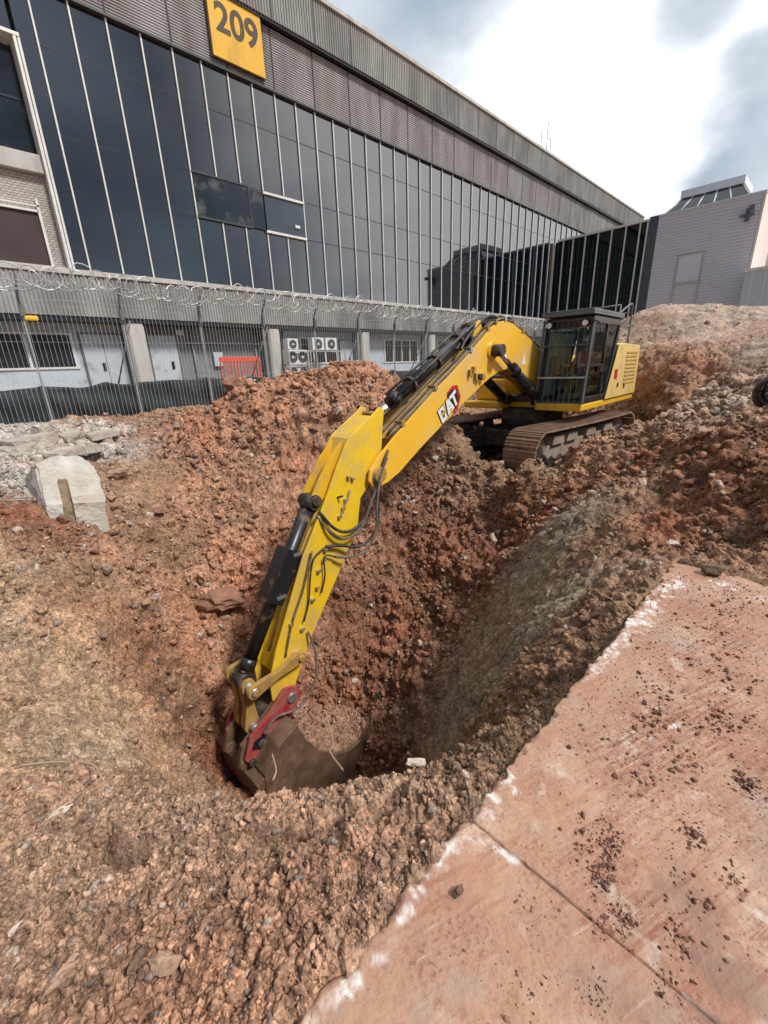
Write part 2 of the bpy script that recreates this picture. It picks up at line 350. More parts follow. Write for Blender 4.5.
# ------------------------------------------------------------------ terrain control points
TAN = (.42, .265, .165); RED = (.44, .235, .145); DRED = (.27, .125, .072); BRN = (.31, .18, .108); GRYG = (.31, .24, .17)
GRY = (.48, .43, .38); PNK = (.46, .335, .255); OLV = (.37, .255, .165); FG = (.50, .305, .20)
CP = [  # px, py, horizontal distance, colour, roughness
 (490, 735, 1.95, BRN, 1),
 (170, 772, 3.3, TAN, .6), (120, 765, 3.0, OLV, .6), (60, 768, 2.85, OLV, .6), (0, 770, 2.75, OLV, .6),
 (0, 700, 3.7, TAN, .7), (60, 700, 3.8, TAN, .7), (120, 700, 4.3, TAN, .7), (160, 720, 4.9, BRN, .9), (200, 755, 5.4, DRED, 1), (215, 720, 5.7, DRED, 1),
 (0, 630, 4.9, OLV, .6), (60, 630, 5.0, TAN, .6), (120, 640, 5.4, BRN, .7), (170, 670, 5.8, BRN, .9), (210, 680, 6.0, RED, 1),
 (0, 570, 6.0, TAN, .6), (60, 570, 6.2, BRN, .7), (120, 560, 6.8, RED, .8), (170, 600, 6.9, RED, .9), (230, 625, 6.6, RED, 1),
 (0, 520, 7.0, DRED, .8), (40, 530, 7.0, DRED, .8), (110, 530, 7.3, BRN, .8), (160, 540, 7.6, BRN, .8), (20, 480, 8.1, GRY, 1), (100, 470, 9.0, BRN, .6), (150, 480, 8.8, BRN, .5), (190, 500, 8.5, RED, .9), (230, 560, 7.3, RED, 1), (280, 600, 6.9, RED, 1),
 (0, 436, 11.6, GRY, 1), (60, 432, 11.6, GRY, 1), (110, 430, 11.4, GRY, 1), (150, 430, 11.2, BRN, .6), (20, 455, 9.8, GRY, 1), (90, 450, 9.9, GRY, 1), (180, 415, 12.0, BRN, .8),
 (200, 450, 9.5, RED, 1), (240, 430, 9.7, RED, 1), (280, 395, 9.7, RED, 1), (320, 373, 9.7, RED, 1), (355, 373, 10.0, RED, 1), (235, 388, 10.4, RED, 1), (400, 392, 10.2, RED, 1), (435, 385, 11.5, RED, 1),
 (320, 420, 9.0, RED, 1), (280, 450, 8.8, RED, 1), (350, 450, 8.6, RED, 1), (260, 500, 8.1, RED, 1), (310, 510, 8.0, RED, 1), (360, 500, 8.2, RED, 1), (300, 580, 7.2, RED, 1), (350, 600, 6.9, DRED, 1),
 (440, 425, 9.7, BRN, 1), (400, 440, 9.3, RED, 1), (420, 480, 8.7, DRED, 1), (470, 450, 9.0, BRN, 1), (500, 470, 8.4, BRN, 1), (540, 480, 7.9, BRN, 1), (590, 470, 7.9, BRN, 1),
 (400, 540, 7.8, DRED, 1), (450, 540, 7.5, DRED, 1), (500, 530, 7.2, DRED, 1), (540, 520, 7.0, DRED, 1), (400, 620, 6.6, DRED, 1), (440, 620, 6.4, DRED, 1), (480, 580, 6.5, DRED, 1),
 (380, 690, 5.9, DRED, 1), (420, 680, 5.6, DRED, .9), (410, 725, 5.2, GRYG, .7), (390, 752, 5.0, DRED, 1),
 (580, 520, 5.9, GRYG, .35), (540, 570, 5.5, GRYG, .25), (500, 630, 5.0, GRYG, .2), (460, 690, 4.7, GRYG, .2), (440, 735, 4.5, GRYG, .3),
 (600, 540, 4.9, BRN, .5), (560, 610, 4.2, GRYG, .4), (520, 670, 3.7, GRYG, .6), (480, 725, 2.9, BRN, .9), (500, 745, 2.1, BRN, 1), (540, 692, 2.55, BRN, 1), (590, 632, 3.05, BRN, 1), (640, 578, 3.8, BRN, 1),
 (660, 535, 5.0, DRED, .9), (700, 555, 4.75, BRN, 1), (768, 570, 4.35, BRN, 1), (630, 500, 5.9, BRN, .8), (650, 460, 7.0, DRED, 1), (700, 500, 5.6, DRED, 1), (700, 450, 6.3, DRED, 1), (768, 500, 5.2, DRED, 1), (768, 440, 6.2, DRED, 1), (720, 425, 7.2, TAN, 1), (768, 422, 7.2, TAN, 1),
 (650, 430, 9.8, BRN, 1), (690, 405, 9.6, PNK, 1), (768, 403, 8.6, PNK, 1), (730, 380, 11.0, PNK, 1), (768, 370, 11.0, PNK, 1), (660, 385, 13.8, BRN, 1), (700, 370, 13.8, RED, .8), (650, 365, 15.0, RED, .6),
 (640, 330, 17.2, PNK, .3), (700, 335, 16.2, PNK, .3), (768, 345, 14.0, PNK, .35), (645, 311, 18.0, PNK, .3), (690, 307, 18.2, PNK, .3), (735, 309, 17.6, PNK, .3), (768, 321, 16.5, PNK, .35),
]
XYZ = []; COLR = []; ROU = []
for px, py, d, c, r in CP:
    XYZ.append(dist(px, py, d)); COLR.append(c); ROU.append(r)
for px, py, z, c in ((0, 1015, -.18, FG), (60, 1000, -.16, FG), (150, 1000, -.12, FG), (250, 1010, -.07, FG), (0, 900, -.2, FG), (90, 900, -.2, FG), (180, 900, -.17, FG), (290, 900, -.11, FG), (365, 880, -.06, FG), (60, 845, -.22, FG), (180, 840, -.24, FG), (290, 840, -.2, FG), (400, 820, -.10, FG),
                     (0, 795, -.16, FG), (80, 804, -.26, FG), (150, 811, -.34, FG), (230, 809, -.40, FG), (300, 801, -.42, FG), (370, 788, -.39, TAN), (435, 774, -.30, BRN)):
    r_ = ray(px, py); XYZ.append(EYE+r_*((z-1.65)/r_[2])); COLR.append(c); ROU.append(1)
def W(x, y, z, c=BRN, r=.8): XYZ.append(np.array([x, y, z])); COLR.append(c); ROU.append(r)
for x in (-8, -5, -2.5): W(x, .3, -.1); W(x, 3, -.3); W(x, 7, 0); W(x, 10.5, .5); W(x, 14, .7, GRY)
for x in (0, 3, 6, 9, 12.5, 17, 22): W(x, 13.4, .66 if x < 8 else .7, GRY if x < 2.5 else BRN, .7)
for x in (2, 8, 14, 20, 27): W(x, 16, .68, GRY, .4)
for x in (-1, 1, 3.8): W(x, -1.5, -.3); W(x, -5, -.3)
for x in (-.5, .4, 1.5, 2.6): W(x, .35, -.06, FG if x < 1 else BRN, 1)
W(.2, .85, -.07, FG, 1); W(.6, .85, -.08, FG, 1); W(1.2, .8, -.12, BRN, 1)
for a_, e_, ds in ((82, -45, (2.4, 2.9)), (75, -51.5, (2.15, 2.6)), (66, -54.5, (2.1, 2.5)), (56, -56.5, (2.05, 2.4)), (46, -56.5, (2.0, 2.4)), (38, -54, (1.95, 2.4))):
    for q_, d_ in enumerate(ds): W(d_*math.cos(math.radians(a_)), d_*math.sin(math.radians(a_)), 1.65+d_*math.tan(math.radians(e_-3*q_)), BRN, 1)
for x in (7.8, 9, 10.5, 12, 13.2):
    for y in (3.7, 5.1, 6.4): W(x, y, -.68, BRN, 1)
W(7.1, 3.9, -.62, BRN, 1); W(7.0, 5.0, -.6, BRN, 1); W(7.3, 6.4, -.45, BRN, 1)
W(11, 8.5, -.1, BRN, 1); W(14, 6.5, -.2, BRN, 1); W(14, 9, .3, BRN, 1); W(13.6, 4, -.3, BRN, 1)
W(2.6, 4.4, -4.75, DRED, 1); W(3.2, 4.6, -4.6, DRED, 1); W(2.0, 4.6, -4.3, DRED, 1); W(2.5, 3.4, -4.4, DRED, 1); W(1.6, 3.7, -3.8, DRED, 1); W(3.4, 3.6, -4.3, DRED, 1); W(1.3, 2.75, -3.1, BRN, 1); W(2.0, 2.3, -3.2, BRN, 1); W(2.6, 1.8, -2.6, BRN, 1); W(.75, 2.8, -2.5, BRN, 1); W(1.0, 3.4, -3.3, BRN, 1)
W(18, 9, 1.6, PNK); W(21, 8, 1.8, PNK); W(24, 5, 1.8, PNK); W(24, 1, 1.5, PNK); W(18, -2, 2.2, PNK); W(12, -3, 1.2, PNK); W(7, -3, .5, BRN); W(5, -3, .1); W(5, -.8, .35, BRN, 1)
W(28, 12, .9, PNK); W(32, 10, .9, PNK); W(32, 0, .9, PNK)
W(8.8, -.8, 1.0, PNK)
for a_, d_, z_ in ((38, 12.2, .55), (45, 11.8, .9), (52, 11.6, .95), (60, 11.4, .85), (66, 11.4, .75), (48, 13.6, .7), (56, 13.2, .7), (35, 12.5, .3), (42, 14.5, .6)):
    W(d_*math.cos(math.radians(a_)), d_*math.sin(math.radians(a_)), z_, RED, 1)
for x_, y_ in ((7.0, 3.4), (7.9, 2.9), (9, 2.9), (10.3, 2.8), (11.5, 2.7), (8.6, 3.3), (9.8, 3.2), (11, 3.1)): W(x_, y_, -.02, BRN, 1)
XYZ = np.array(XYZ); COLR = np.array(COLR); ROU = np.array(ROU)
def _phi(r2): return .5*r2*np.log(r2+1e-9)
_n = len(XYZ)
_A = np.zeros((_n+3, _n+3)); _d2 = ((XYZ[:, None, :2]-XYZ[None, :, :2])**2).sum(-1); _A[:_n, :_n] = _phi(_d2)+np.eye(_n)*.02
_A[:_n, _n] = 1; _A[:_n, _n+1:_n+3] = XYZ[:, :2]; _A[_n:, :_n] = _A[:_n, _n:].T
_w = np.linalg.solve(_A, np.r_[XYZ[:, 2], np.zeros(3)])
X_E, Y_E, X_J = 4.0, .635, 1.0         # slab far end, pit-side edge, joint
def base(x, y):
    out = np.empty(len(x)); shp = 20000
    for i in range(0, len(x), shp):
        xs, ys = x[i:i+shp], y[i:i+shp]
        d2 = (xs[:, None]-XYZ[None, :, 0])**2+(ys[:, None]-XYZ[None, :, 1])**2
        out[i:i+shp] = _phi(d2)@_w[:_n]+_w[_n]+_w[_n+1]*xs+_w[_n+2]*ys
    # settle to flat ground far away
    r = np.hypot(x-8, y-6); t = np.clip((r-19)/8, 0, 1); t = t*t*(3-2*t)
    t2 = np.clip((y-15)/1.5, 0, 1); t = np.maximum(t, t2)
    t3 = np.clip((-1.5-y)/3, 0, 1)*np.clip((4-x)/3, 0, 1); 
    z = out*(1-t)+.7*t
    return z*(1-t3)-.3*t3
def attrs(x, y):
    c = np.empty((len(x), 3)); r = np.empty(len(x))
    for i in range(0, len(x), 20000):
        xs, ys = x[i:i+20000], y[i:i+20000]
        sc = .15+.03*np.hypot(xs, ys)
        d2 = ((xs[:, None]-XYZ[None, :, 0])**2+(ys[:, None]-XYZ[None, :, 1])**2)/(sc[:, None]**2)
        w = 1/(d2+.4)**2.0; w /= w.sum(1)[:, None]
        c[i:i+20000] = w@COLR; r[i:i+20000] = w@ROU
    return c, r

# ------------------------------------------------------------------ ground sheet (polar mesh, finer near the viewer)
def make_ground():
    az_f = np.radians(np.arange(-12, 118, .1)); az_c = np.radians(np.arange(118, 348, 2.))
    az = np.r_[az_f, az_c]; na = len(az)
    rr = [.15]
    while rr[-1] < 26: rr.append(rr[-1]+max(.0075, min(rr[-1]*.0034, .05)))
    while rr[-1] < 900: rr.append(rr[-1]*1.12)
    rr = np.array(rr); nr = len(rr)
    A, R_ = np.meshgrid(az, rr); x = (R_*np.cos(A)).ravel(); y = (R_*np.sin(A)).ravel()
    # sharpen the sampling at the slab edges by a small domain wobble elsewhere
    p0 = np.c_[x, y, np.zeros_like(x)]
    wx = (fbm(p0, .9, 2, 91)-.5)*.3; wy = (fbm(p0, .9, 2, 57)-.5)*.3
    near = np.clip((np.hypot(x, y)-2.2)/2, .12, 1)
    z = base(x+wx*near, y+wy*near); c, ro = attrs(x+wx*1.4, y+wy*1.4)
    Z = z.reshape(nr, na); X = x.reshape(nr, na); Y = y.reshape(nr, na)
    P = np.stack([X, Y, Z], -1)
    dr = np.gradient(P, axis=0); da = np.empty_like(P); da[:, 1:-1] = P[:, 2:]-P[:, :-2]; da[:, 0] = P[:, 1]-P[:, -1]; da[:, -1] = P[:, 0]-P[:, -2]
    n = np.cross(dr, da); n /= np.linalg.norm(n, axis=-1)[..., None]+1e-12; n *= np.sign(n[..., 2:3]+1e-9); n = n.reshape(-1, 3)
    p = np.c_[x, y, z].astype(np.float32); d = np.hypot(x, y)
    slope = 1-n[:, 2]
    big = (fbm(p, .9, 4, 3)-.5)*.55*np.clip((d-3)/3, 0, 1)
    far = np.clip(1-(d-22)/8, 0, 1)
    pw = (p+.06*np.c_[fbm(p, 7, 3, 5)-.5, fbm(p, 7, 3, 6)-.5, fbm(p, 7, 3, 7)-.5]+.02*np.c_[vnoise(p, 40, 5)-.5, vnoise(p, 40, 6)-.5, vnoise(p, 40, 7)-.5]).astype(np.float32)
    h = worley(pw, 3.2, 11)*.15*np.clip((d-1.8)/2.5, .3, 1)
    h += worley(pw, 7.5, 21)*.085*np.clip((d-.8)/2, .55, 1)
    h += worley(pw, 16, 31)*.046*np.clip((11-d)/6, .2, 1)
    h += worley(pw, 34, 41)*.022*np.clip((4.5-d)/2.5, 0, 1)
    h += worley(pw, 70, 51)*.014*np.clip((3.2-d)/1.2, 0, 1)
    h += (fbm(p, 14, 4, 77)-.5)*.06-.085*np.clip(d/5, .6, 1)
    def _sd(ax, ay, bx, by):
        t_ = np.clip(((x-ax)*(bx-ax)+(y-ay)*(by-ay))/((bx-ax)**2+(by-ay)**2), 0, 1); return np.hypot(x-ax-t_*(bx-ax), y-ay-t_*(by-ay)), t_
    crk = [(EYE+ray(px_, py_)*((zz_-1.65)/ray(px_, py_)[2]))[:2] for px_, py_, zz_ in ((86, 832, -.22), (112, 850, -.22), (140, 858, -.22), (168, 845, -.22), (215, 840, -.22), (300, 834, -.2), (350, 822, -.18), (400, 812, -.12))]
    global CRK; CRK = [tuple(q_) for q_ in crk]
    cw_ = [.035, .05, .045, .03, .022, .03, .024, .015]
    for k_ in range(len(crk)-1):
        dd_, t_ = _sd(*crk[k_], *crk[k_+1]); ww = cw_[k_]*(1-t_)+cw_[k_+1]*t_; ww = ww*(.6+.8*vnoise(p, 14, 8)); h -= np.clip(1-dd_/(ww*1.5), 0, 1)**.6*ww*(6.5 if k_ < 3 else 4.5)
    disp = (h*(.12+.88*ro)+big*(.35+.65*ro))*far
    # furrow-like erosion on the smooth grey cut
    # in the footprint of the slab the soil stays underneath
    ins = (x < X_E-.02) & (y < Y_E-.02)
    edge = np.maximum(np.clip((x-X_E)/.5, 0, 1), np.clip((y-Y_E)/.5, 0, 1))
    Pd = np.c_[x, y, z]+n*disp[:, None]
    nearslab = (1-edge)*((x < X_E+.5) & (y < Y_E+.5))
    Pd[:, 2] = np.where(nearslab > 0, np.minimum(Pd[:, 2], -.03+edge*(.8-.4*(x > X_E))+np.clip(h, -.08, .05)*.6), Pd[:, 2])
    hi = (x > X_E-.02) & (y < Y_E+.1)
    Pd[:, 2] = np.where(ins, np.minimum(z, -.12), Pd[:, 2])
    # colour: mottled, redder and paler patches, paler lumps over darker hollows
    m1 = fbm(p, 2.2, 5, 101); m2 = fbm(p, 6.5, 4, 131); m3 = fbm(p, 1.1, 4, 151)
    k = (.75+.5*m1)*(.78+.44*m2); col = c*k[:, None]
    warm = np.clip((m3-.5)*3, -.25, 1)*.12
    col *= np.c_[1+warm, 1-warm*.3, 1-warm*.9]
    h_tone = np.clip(h/.16, 0, 1)[:, None]; col = col*(.80+.4*h_tone)  # tone rises with lump height, darkest in the hollows
    rgba = np.ones((len(x), 4), np.float32); rgba[:, :3] = np.clip(col, 0, 1)
    idx = np.arange(nr*na).reshape(nr, na); a = idx[:-1]; b = idx[1:]
    q = np.stack([a, b, np.roll(b, -1, 1), np.roll(a, -1, 1)], -1).reshape(-1, 4)
    me = bpy.data.meshes.new('ground'); me.vertices.add(len(x)); me.vertices.foreach_set('co', Pd.astype(np.float32).ravel())
    me.loops.add(q.size); me.loops.foreach_set('vertex_index', q.ravel().astype(np.int32)); me.polygons.add(len(q)); me.polygons.foreach_set('loop_start', np.arange(0, q.size, 4, dtype=np.int32))
    me.update(calc_edges=True); me.polygons.foreach_set('use_smooth', np.ones(len(q), bool))
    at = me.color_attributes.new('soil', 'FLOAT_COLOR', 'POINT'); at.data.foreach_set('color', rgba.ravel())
    me.materials.append(M['soil']); o = bpy.data.objects.new('ground', me); COL.objects.link(o); o['kind'] = 'structure'
    return rr, az, Pd.reshape(nr, na, 3), n.reshape(nr, na, 3), rgba[:, :3].reshape(nr, na, 3), ro.reshape(nr, na), len(az_f)
GR_R, GR_A, GR_P, GR_N, GR_C, GR_RO, GR_NA = make_ground()
def gz(x, y):
    """height of the finished ground under a point"""
    r = math.hypot(x, y); a = math.atan2(y, x); a = a if a > GR_A[0] else a+2*PI
    i = min(np.searchsorted(GR_R, r), len(GR_R)-1); j = min(np.searchsorted(GR_A, a), len(GR_A)-1); return float(GR_P[i, j, 2])

# ------------------------------------------------------------------ stones
def ico(sub):
    bm = bmesh.new(); bmesh.ops.create_icosphere(bm, subdivisions=sub, radius=1); v = np.array([x.co[:] for x in bm.verts]); f = np.array([[q.index for q in p.verts] for p in bm.faces]); bm.free(); return v, f
def rock_shape(v, seed, amp=.35, flat=.75, ncut=9):
    rg = np.random.default_rng(seed); v = v.copy()
    for _ in range(ncut):
        d = rg.normal(size=3); d /= np.linalg.norm(d); t = rg.uniform(.38, .8); s = v@d; v -= np.clip(s-t, 0, None)[:, None]*d
    v *= (1+amp*(vnoise(v.astype(np.float32)+seed*3.1, 1.7, seed)-.5)*2+.9*amp*(vnoise(v.astype(np.float32)+seed*1.7, 3.6, seed+3)-.5)*2+.5*amp*(vnoise(v.astype(np.float32)+seed*2.9, 8.5, seed+5)-.5)*2)[:, None]
    v *= np.array([1, rg.uniform(.65, .95), flat]); return v
V1, F1 = ico(1); V2, F2 = ico(2); V3, F3 = ico(3)
SH1 = [rock_shape(V1, i, .22, .7, 9) for i in range(20)]; SH2 = [rock_shape(V2, i+40, .36, .8, 12) for i in range(24)]
def rotm(a, b, c):
    ca, sa, cb, sb, cc, sc = np.cos(a), np.sin(a), np.cos(b), np.sin(b), np.cos(c), np.sin(c)
    z = np.zeros_like(a); o = np.ones_like(a)
    Rz = np.stack([ca, -sa, z, sa, ca, z, z, z, o], -1).reshape(-1, 3, 3); Rx = np.stack([o, z, z, z, cb, -sb, z, sb, cb], -1).reshape(-1, 3, 3); Ry = np.stack([cc, z, sc, z, o, z, -sc, z, cc], -1).reshape(-1, 3, 3)
    return Rz@Rx@Ry
def scatter(name, pos, size, cols, hi, label, cat):
    vs = []; fs = []; cs = []; off = 0
    shapes, Fc = (SH2, F2) if hi else (SH1, F1)
    pick = RNG.integers(0, len(shapes), len(pos)); Rm = rotm(RNG.uniform(0, 6.28, len(pos)), RNG.normal(0, .5, len(pos)), RNG.normal(0, .5, len(pos)))
    for k, sh in enumerate(shapes):
        sel = np.where(pick == k)[0]
        if not len(sel): continue
        V = np.einsum('nij,vj->nvi', Rm[sel], sh)*size[sel][:, None, None]+pos[sel][:, None, :]
        nv = len(sh); f = (Fc[None]+(np.arange(len(sel))*nv)[:, None, None]).reshape(-1, 3)+off
        vs.append(V.reshape(-1, 3)); fs.append(f); cs.append(np.repeat(cols[sel], nv, axis=0)); off += len(sel)*nv
    V = np.concatenate(vs).astype(np.float32); Fx = np.concatenate(fs).astype(np.int32); C = np.concatenate(cs)
    me = bpy.data.meshes.new(name); me.vertices.add(len(V)); me.vertices.foreach_set('co', V.ravel()); me.loops.add(Fx.size); me.loops.foreach_set('vertex_index', Fx.ravel()); me.polygons.add(len(Fx)); me.polygons.foreach_set('loop_start', np.arange(0, Fx.size, 3, dtype=np.int32)); me.update(calc_edges=True)
    rgba = np.ones((len(V), 4), np.float32); rgba[:, :3] = np.clip(C, 0, 1); at = me.color_attributes.new('soil', 'FLOAT_COLOR', 'POINT'); at.data.foreach_set('color', rgba.ravel())
    me.materials.append(M['soil']); o = bpy.data.objects.new(name, me); COL.objects.link(o); o['kind'] = 'stuff'; o['label'] = label; o['category'] = cat
    return o
def pick_on_ground(N, r0, r1, j0=0, j1=None):
    nr = len(GR_R); r = np.exp(RNG.uniform(np.log(r0), np.log(r1), N)); j = RNG.integers(j0, j1 or GR_NA, N); i = np.clip(np.searchsorted(GR_R, r), 1, nr-2)
    return GR_P[i, j], GR_N[i, j], GR_C[i, j], GR_RO[i, j]
def ground_scatter():
    big = []; small = []
    # (number, nearest, farthest, base size, size per metre, pareto shape, cap, azimuth range)
    for N, r0, r1, s0, s1, cap0, cap1, j0, j1, pal in ((90000, .55, 22, .003, .0019, .03, .011, 0, GR_NA, .10), (46000, .55, 2.6, .0045, .0012, .022, .002, 450, GR_NA, .05), (11000, .6, 3.4, .0078, .0012, .026, .003, 450, GR_NA, .04), (26000, 4.6, 12.5, .004, .0036, .02, .012, 100, GR_NA, .10)):
        P, n, C, ro = pick_on_ground(N, r0, r1, j0, j1); d = np.hypot(P[:, 0], P[:, 1])
        cl = fbm(P.astype(np.float32), 1.1, 3, 202)
        keep = RNG.random(N) < np.clip((ro-.15)*1.4, .04, 1)*np.clip((cl-.30)*5, .2, 1)
        keep &= ~((P[:, 0] < X_E+.04) & (P[:, 1] < Y_E+.03)); keep &= ~((P[:, 1] > 13.0) & (P[:, 0] > 0))
        for k_ in range(7):
            (ax, ay), (bx, by) = CRK[k_], CRK[k_+1]; t_ = np.clip(((P[:, 0]-ax)*(bx-ax)+(P[:, 1]-ay)*(by-ay))/((bx-ax)**2+(by-ay)**2), 0, 1)
            keep &= np.hypot(P[:, 0]-ax-t_*(bx-ax), P[:, 1]-ay-t_*(by-ay)) > (.022 if k_ < 3 else .010)
        P, n, C, d, ro = P[keep], n[keep], C[keep], d[keep], ro[keep]; N = len(P)
        s = (s0+s1*d)*(.8+RNG.pareto(2.8, N).clip(0, 4)); s = np.minimum(s, cap0+cap1*d)*(.55+.45*ro)
        pos = P+n*(s*.2)[:, None]; t = RNG.random(N); C2 = C*RNG.uniform(.82, 1.3, N)[:, None]
        pale = t > 1-pal; C2[pale] = np.array([.44, .34, .27])*RNG.uniform(.75, 1.15, pale.sum())[:, None]
        gr = (t > 1-pal-.012-.02*np.clip((d-3)/3, 0, 1)) & ~pale; C2[gr] = np.array([.34, .265, .21])*RNG.uniform(.7, 1.1, gr.sum())[:, None]
        hi = s/d > .0085; big.append((pos[hi], s[hi], C2[hi])); small.append((pos[~hi], s[~hi], C2[~hi]))
    cat_ = lambda q: [np.concatenate([a[k] for a in q]) for k in range(3)]
    scatter('rubble', *cat_(big), True, 'loose lumps of red brown soil and stone strewn over the pit and its banks', 'rubble')
    scatter('gravel', *cat_(small), False, 'fine broken stones and crumbs of soil over the dug ground', 'gravel')
ground_scatter()

def boulder(name, p, size, m, label, cat='stone', rz=0., seed=1, sub=3, flat=.7, amp=.3, group=None, tilt=(0, 0), ncut=10):
    v = rock_shape(V3 if sub == 3 else V2, seed, amp, flat, ncut)
    Fc = F3 if sub == 3 else F2
    v = v*np.array(size)
    vv = v.astype(np.float32); v = v*(1+.10*(fbm(vv+seed, 9/max(size), 3, 9)-.5))[:, None]
    me = bpy.data.meshes.new(name); me.from_pydata(v.tolist(), [], Fc.tolist()); me.materials.append(M[m]); me.update()
    o = bpy.data.objects.new(name, me); COL.objects.link(o); o.location = tuple(p); o.rotation_euler = (tilt[0], tilt[1], rz)
    return tag(o, label, cat, group)

# ------------------------------------------------------------------ slab pavement
def seg_d(x, y, a, b):
    ax, ay = a; bx, by = b; t = np.clip(((x-ax)*(bx-ax)+(y-ay)*(by-ay))/((bx-ax)**2+(by-ay)**2), 0, 1)
    return np.hypot(x-ax-t*(bx-ax), y-ay-t*(by-ay))
def poly_d(x, y, pts): return np.minimum.reduce([seg_d(x, y, pts[i], pts[i+1]) for i in range(len(pts)-1)])
def make_slab(x0, x1, y0, y1, name):
    def axis(a, b, fa, fb, st):
        out = [a]
        while out[-1] < b-1e-6:
            c = out[-1]; dd = st if fa <= c <= fb else max(st, min(abs(c-fa), abs(c-fb))*.25+st)
            n = c+dd
            if c < fa < n: n = fa
            out.append(min(n, b))
        return np.array(out)
    xs = axis(x0, x1, .15 if x0 < 0 else x0, x1, .009); ys = axis(y0, y1, -.45, y1, .009)
    X, Y = np.meshgrid(xs, ys); x = X.ravel(); y = Y.ravel(); p = np.c_[x, y, 0*x].astype(np.float32)
    z = (fbm(p, 5, 4, 5)-.5)*.012+(fbm(p, 40, 3, 15)-.5)*.004
    de = np.minimum(y1-y, x1-x+0*y) if x1 == X_E else y1-y; jn = abs(x-X_J)
    chip = (fbm(p, 24, 4, 25)-.45)*.07
    z -= np.clip(.012+chip-de, 0, .03)*1.0*(de < .08)
    pj = (fbm(p, 9, 4, 35)-.5)*.10
    z -= np.clip(.004+pj*.35-jn, 0, .008)*.4
    # ragged outline
    xo = x.copy(); yo = y.copy()
    rag = (fbm(np.c_[x, y*0, y*0].astype(np.float32), 9, 5, 45, .65)-.5)*.045; yo += rag*np.clip(1-(y1-y)/.12, 0, 1)
    ragx = (fbm(np.c_[y*0, y, y*0].astype(np.float32), 6, 4, 46)-.5)*.06
    if x1 == X_E: xo += ragx*np.clip(1-(x1-x)/.15, 0, 1)
    # lime splashes and joint filler
    def mark(pts, w, k, sc=14, thr=.0):
        d = poly_d(x, y, pts); n = fbm(p, sc, 5, k)-.5
        n2 = fbm(p, sc*3.2, 4, k+7)-.5; rk_ = fbm(np.c_[p[:, 0]*1.6, p[:, 1]*.35, p[:, 2]].astype(np.float32), 46, 3, k+9)-.5; return np.clip((w+n*w*3.5+n2*w*3.5+rk_*w*3-d)/(w*1.1), 0, 1)*np.clip((fbm(p, 17, 4, k+3)-.32)*6, .15, .95)
    near = mark([(.22, .612), (.38, .607), (.50, .582), (.575, .607), (.69, .610), (.83, .615), (.93, .60), (.965, .55)], .015, 60)
    near = np.maximum(near, mark([(.97, .50), (.99, .43)], .012, 61))
    far = mark([(1.06, .61), (1.16, .60), (1.28, .61)], .024, 62)
    far = np.maximum(far, mark([(2.05, .61), (2.3, .58), (2.5, .56)], .015, 63))
    far = np.maximum(far, mark([(2.2, .61), (2.5, .595), (2.75, .59), (3.05, .56), (3.4, .55), (3.65, .49)], .05, 64, 12))
    far = np.maximum(far, mark([(3.78, .27), (3.84, .22)], .05, 65, 9))
    far = np.maximum(far, mark([(1.86, .245), (2.08, .165)], .005, 66)*.8); far = np.maximum(far, mark([(1.62, .32), (1.74, .28)], .004, 67)*.5)
    far = np.maximum(far, mark([(1.02, .03), (1.0, -.04), (1.01, -.14)], .008, 68)*.7); far = np.maximum(far, mark([(1.36, -.13), (1.38, -.22)], .01, 69)*.5)
    far = np.maximum(far, mark([(1.13, .16), (1.07, .08), (1.04, .02)], .02, 71)*.35)
    white = np.maximum(near, far)
    dark = np.clip((.008+(fbm(p, 8, 4, 81)-.5)*.07-jn)/.008, 0, 1)*(y < .6)*.6
    dirtc = np.clip((fbm(p, 3.5, 5, 82)-.62)*9, 0, 1)*np.clip((.35-abs(x-1.12))*4, 0, 1)*.6
    g = np.maximum(dark, dirtc)
    nx, ny = len(xs), len(ys); idx = np.arange(nx*ny).reshape(ny, nx)
    q = np.stack([idx[:-1, :-1], idx[:-1, 1:], idx[1:, 1:], idx[1:, :-1]], -1).reshape(-1, 4)
    V = np.c_[xo, yo, z]
    # skirts
    ring = list(idx[0, :])+list(idx[1:, -1])+list(idx[-1, :-1][::-1])+list(idx[1:-1, 0][::-1]); rn = len(ring); b0 = len(V)
    low = V[ring].copy(); low[:, 2] = -.3+(vnoise(low.astype(np.float32), 5, 3)-.5)*.05; V = np.r_[V, low]
    sk = np.array([[ring[(i+1) % rn], ring[i], b0+i, b0+(i+1) % rn] for i in range(rn)])
    q = np.r_[q, sk]
    col = np.ones((len(V), 4), np.float32); col[:, :3] = 0; col[:len(x), 0] = white; col[:len(x), 1] = g
    reg = np.zeros_like(x)
    for cx_, cy_, sx_, sy_, am_ in ((1.75, .28, .38, .16, 1.), (2.3, .12, .6, .2, 1.), (3.1, .15, .6, .2, .8), (1.15, .12, .10, .22, .8), (2.0, -.15, .6, .15, .7)): reg = np.maximum(reg, am_*np.exp(-((x-cx_)/sx_)**2-((y-cy_)/sy_)**2))
    col[:len(x), 2] = np.clip(reg*(.35+1.1*fbm(p, 4, 4, 95)), 0, 1)
    me = bpy.data.meshes.new(name); me.vertices.add(len(V)); me.vertices.foreach_set('co', V.astype(np.float32).ravel()); me.loops.add(q.size); me.loops.foreach_set('vertex_index', q.ravel().astype(np.int32)); me.polygons.add(len(q)); me.polygons.foreach_set('loop_start', np.arange(0, q.size, 4, dtype=np.int32)); me.update(calc_edges=True)
    at = me.color_attributes.new('marks', 'FLOAT_COLOR', 'POINT'); at.data.foreach_set('color', col.ravel())
    me.materials.append(M['slab']); o = bpy.data.objects.new(name, me); COL.objects.link(o); o['kind'] = 'structure'; return o
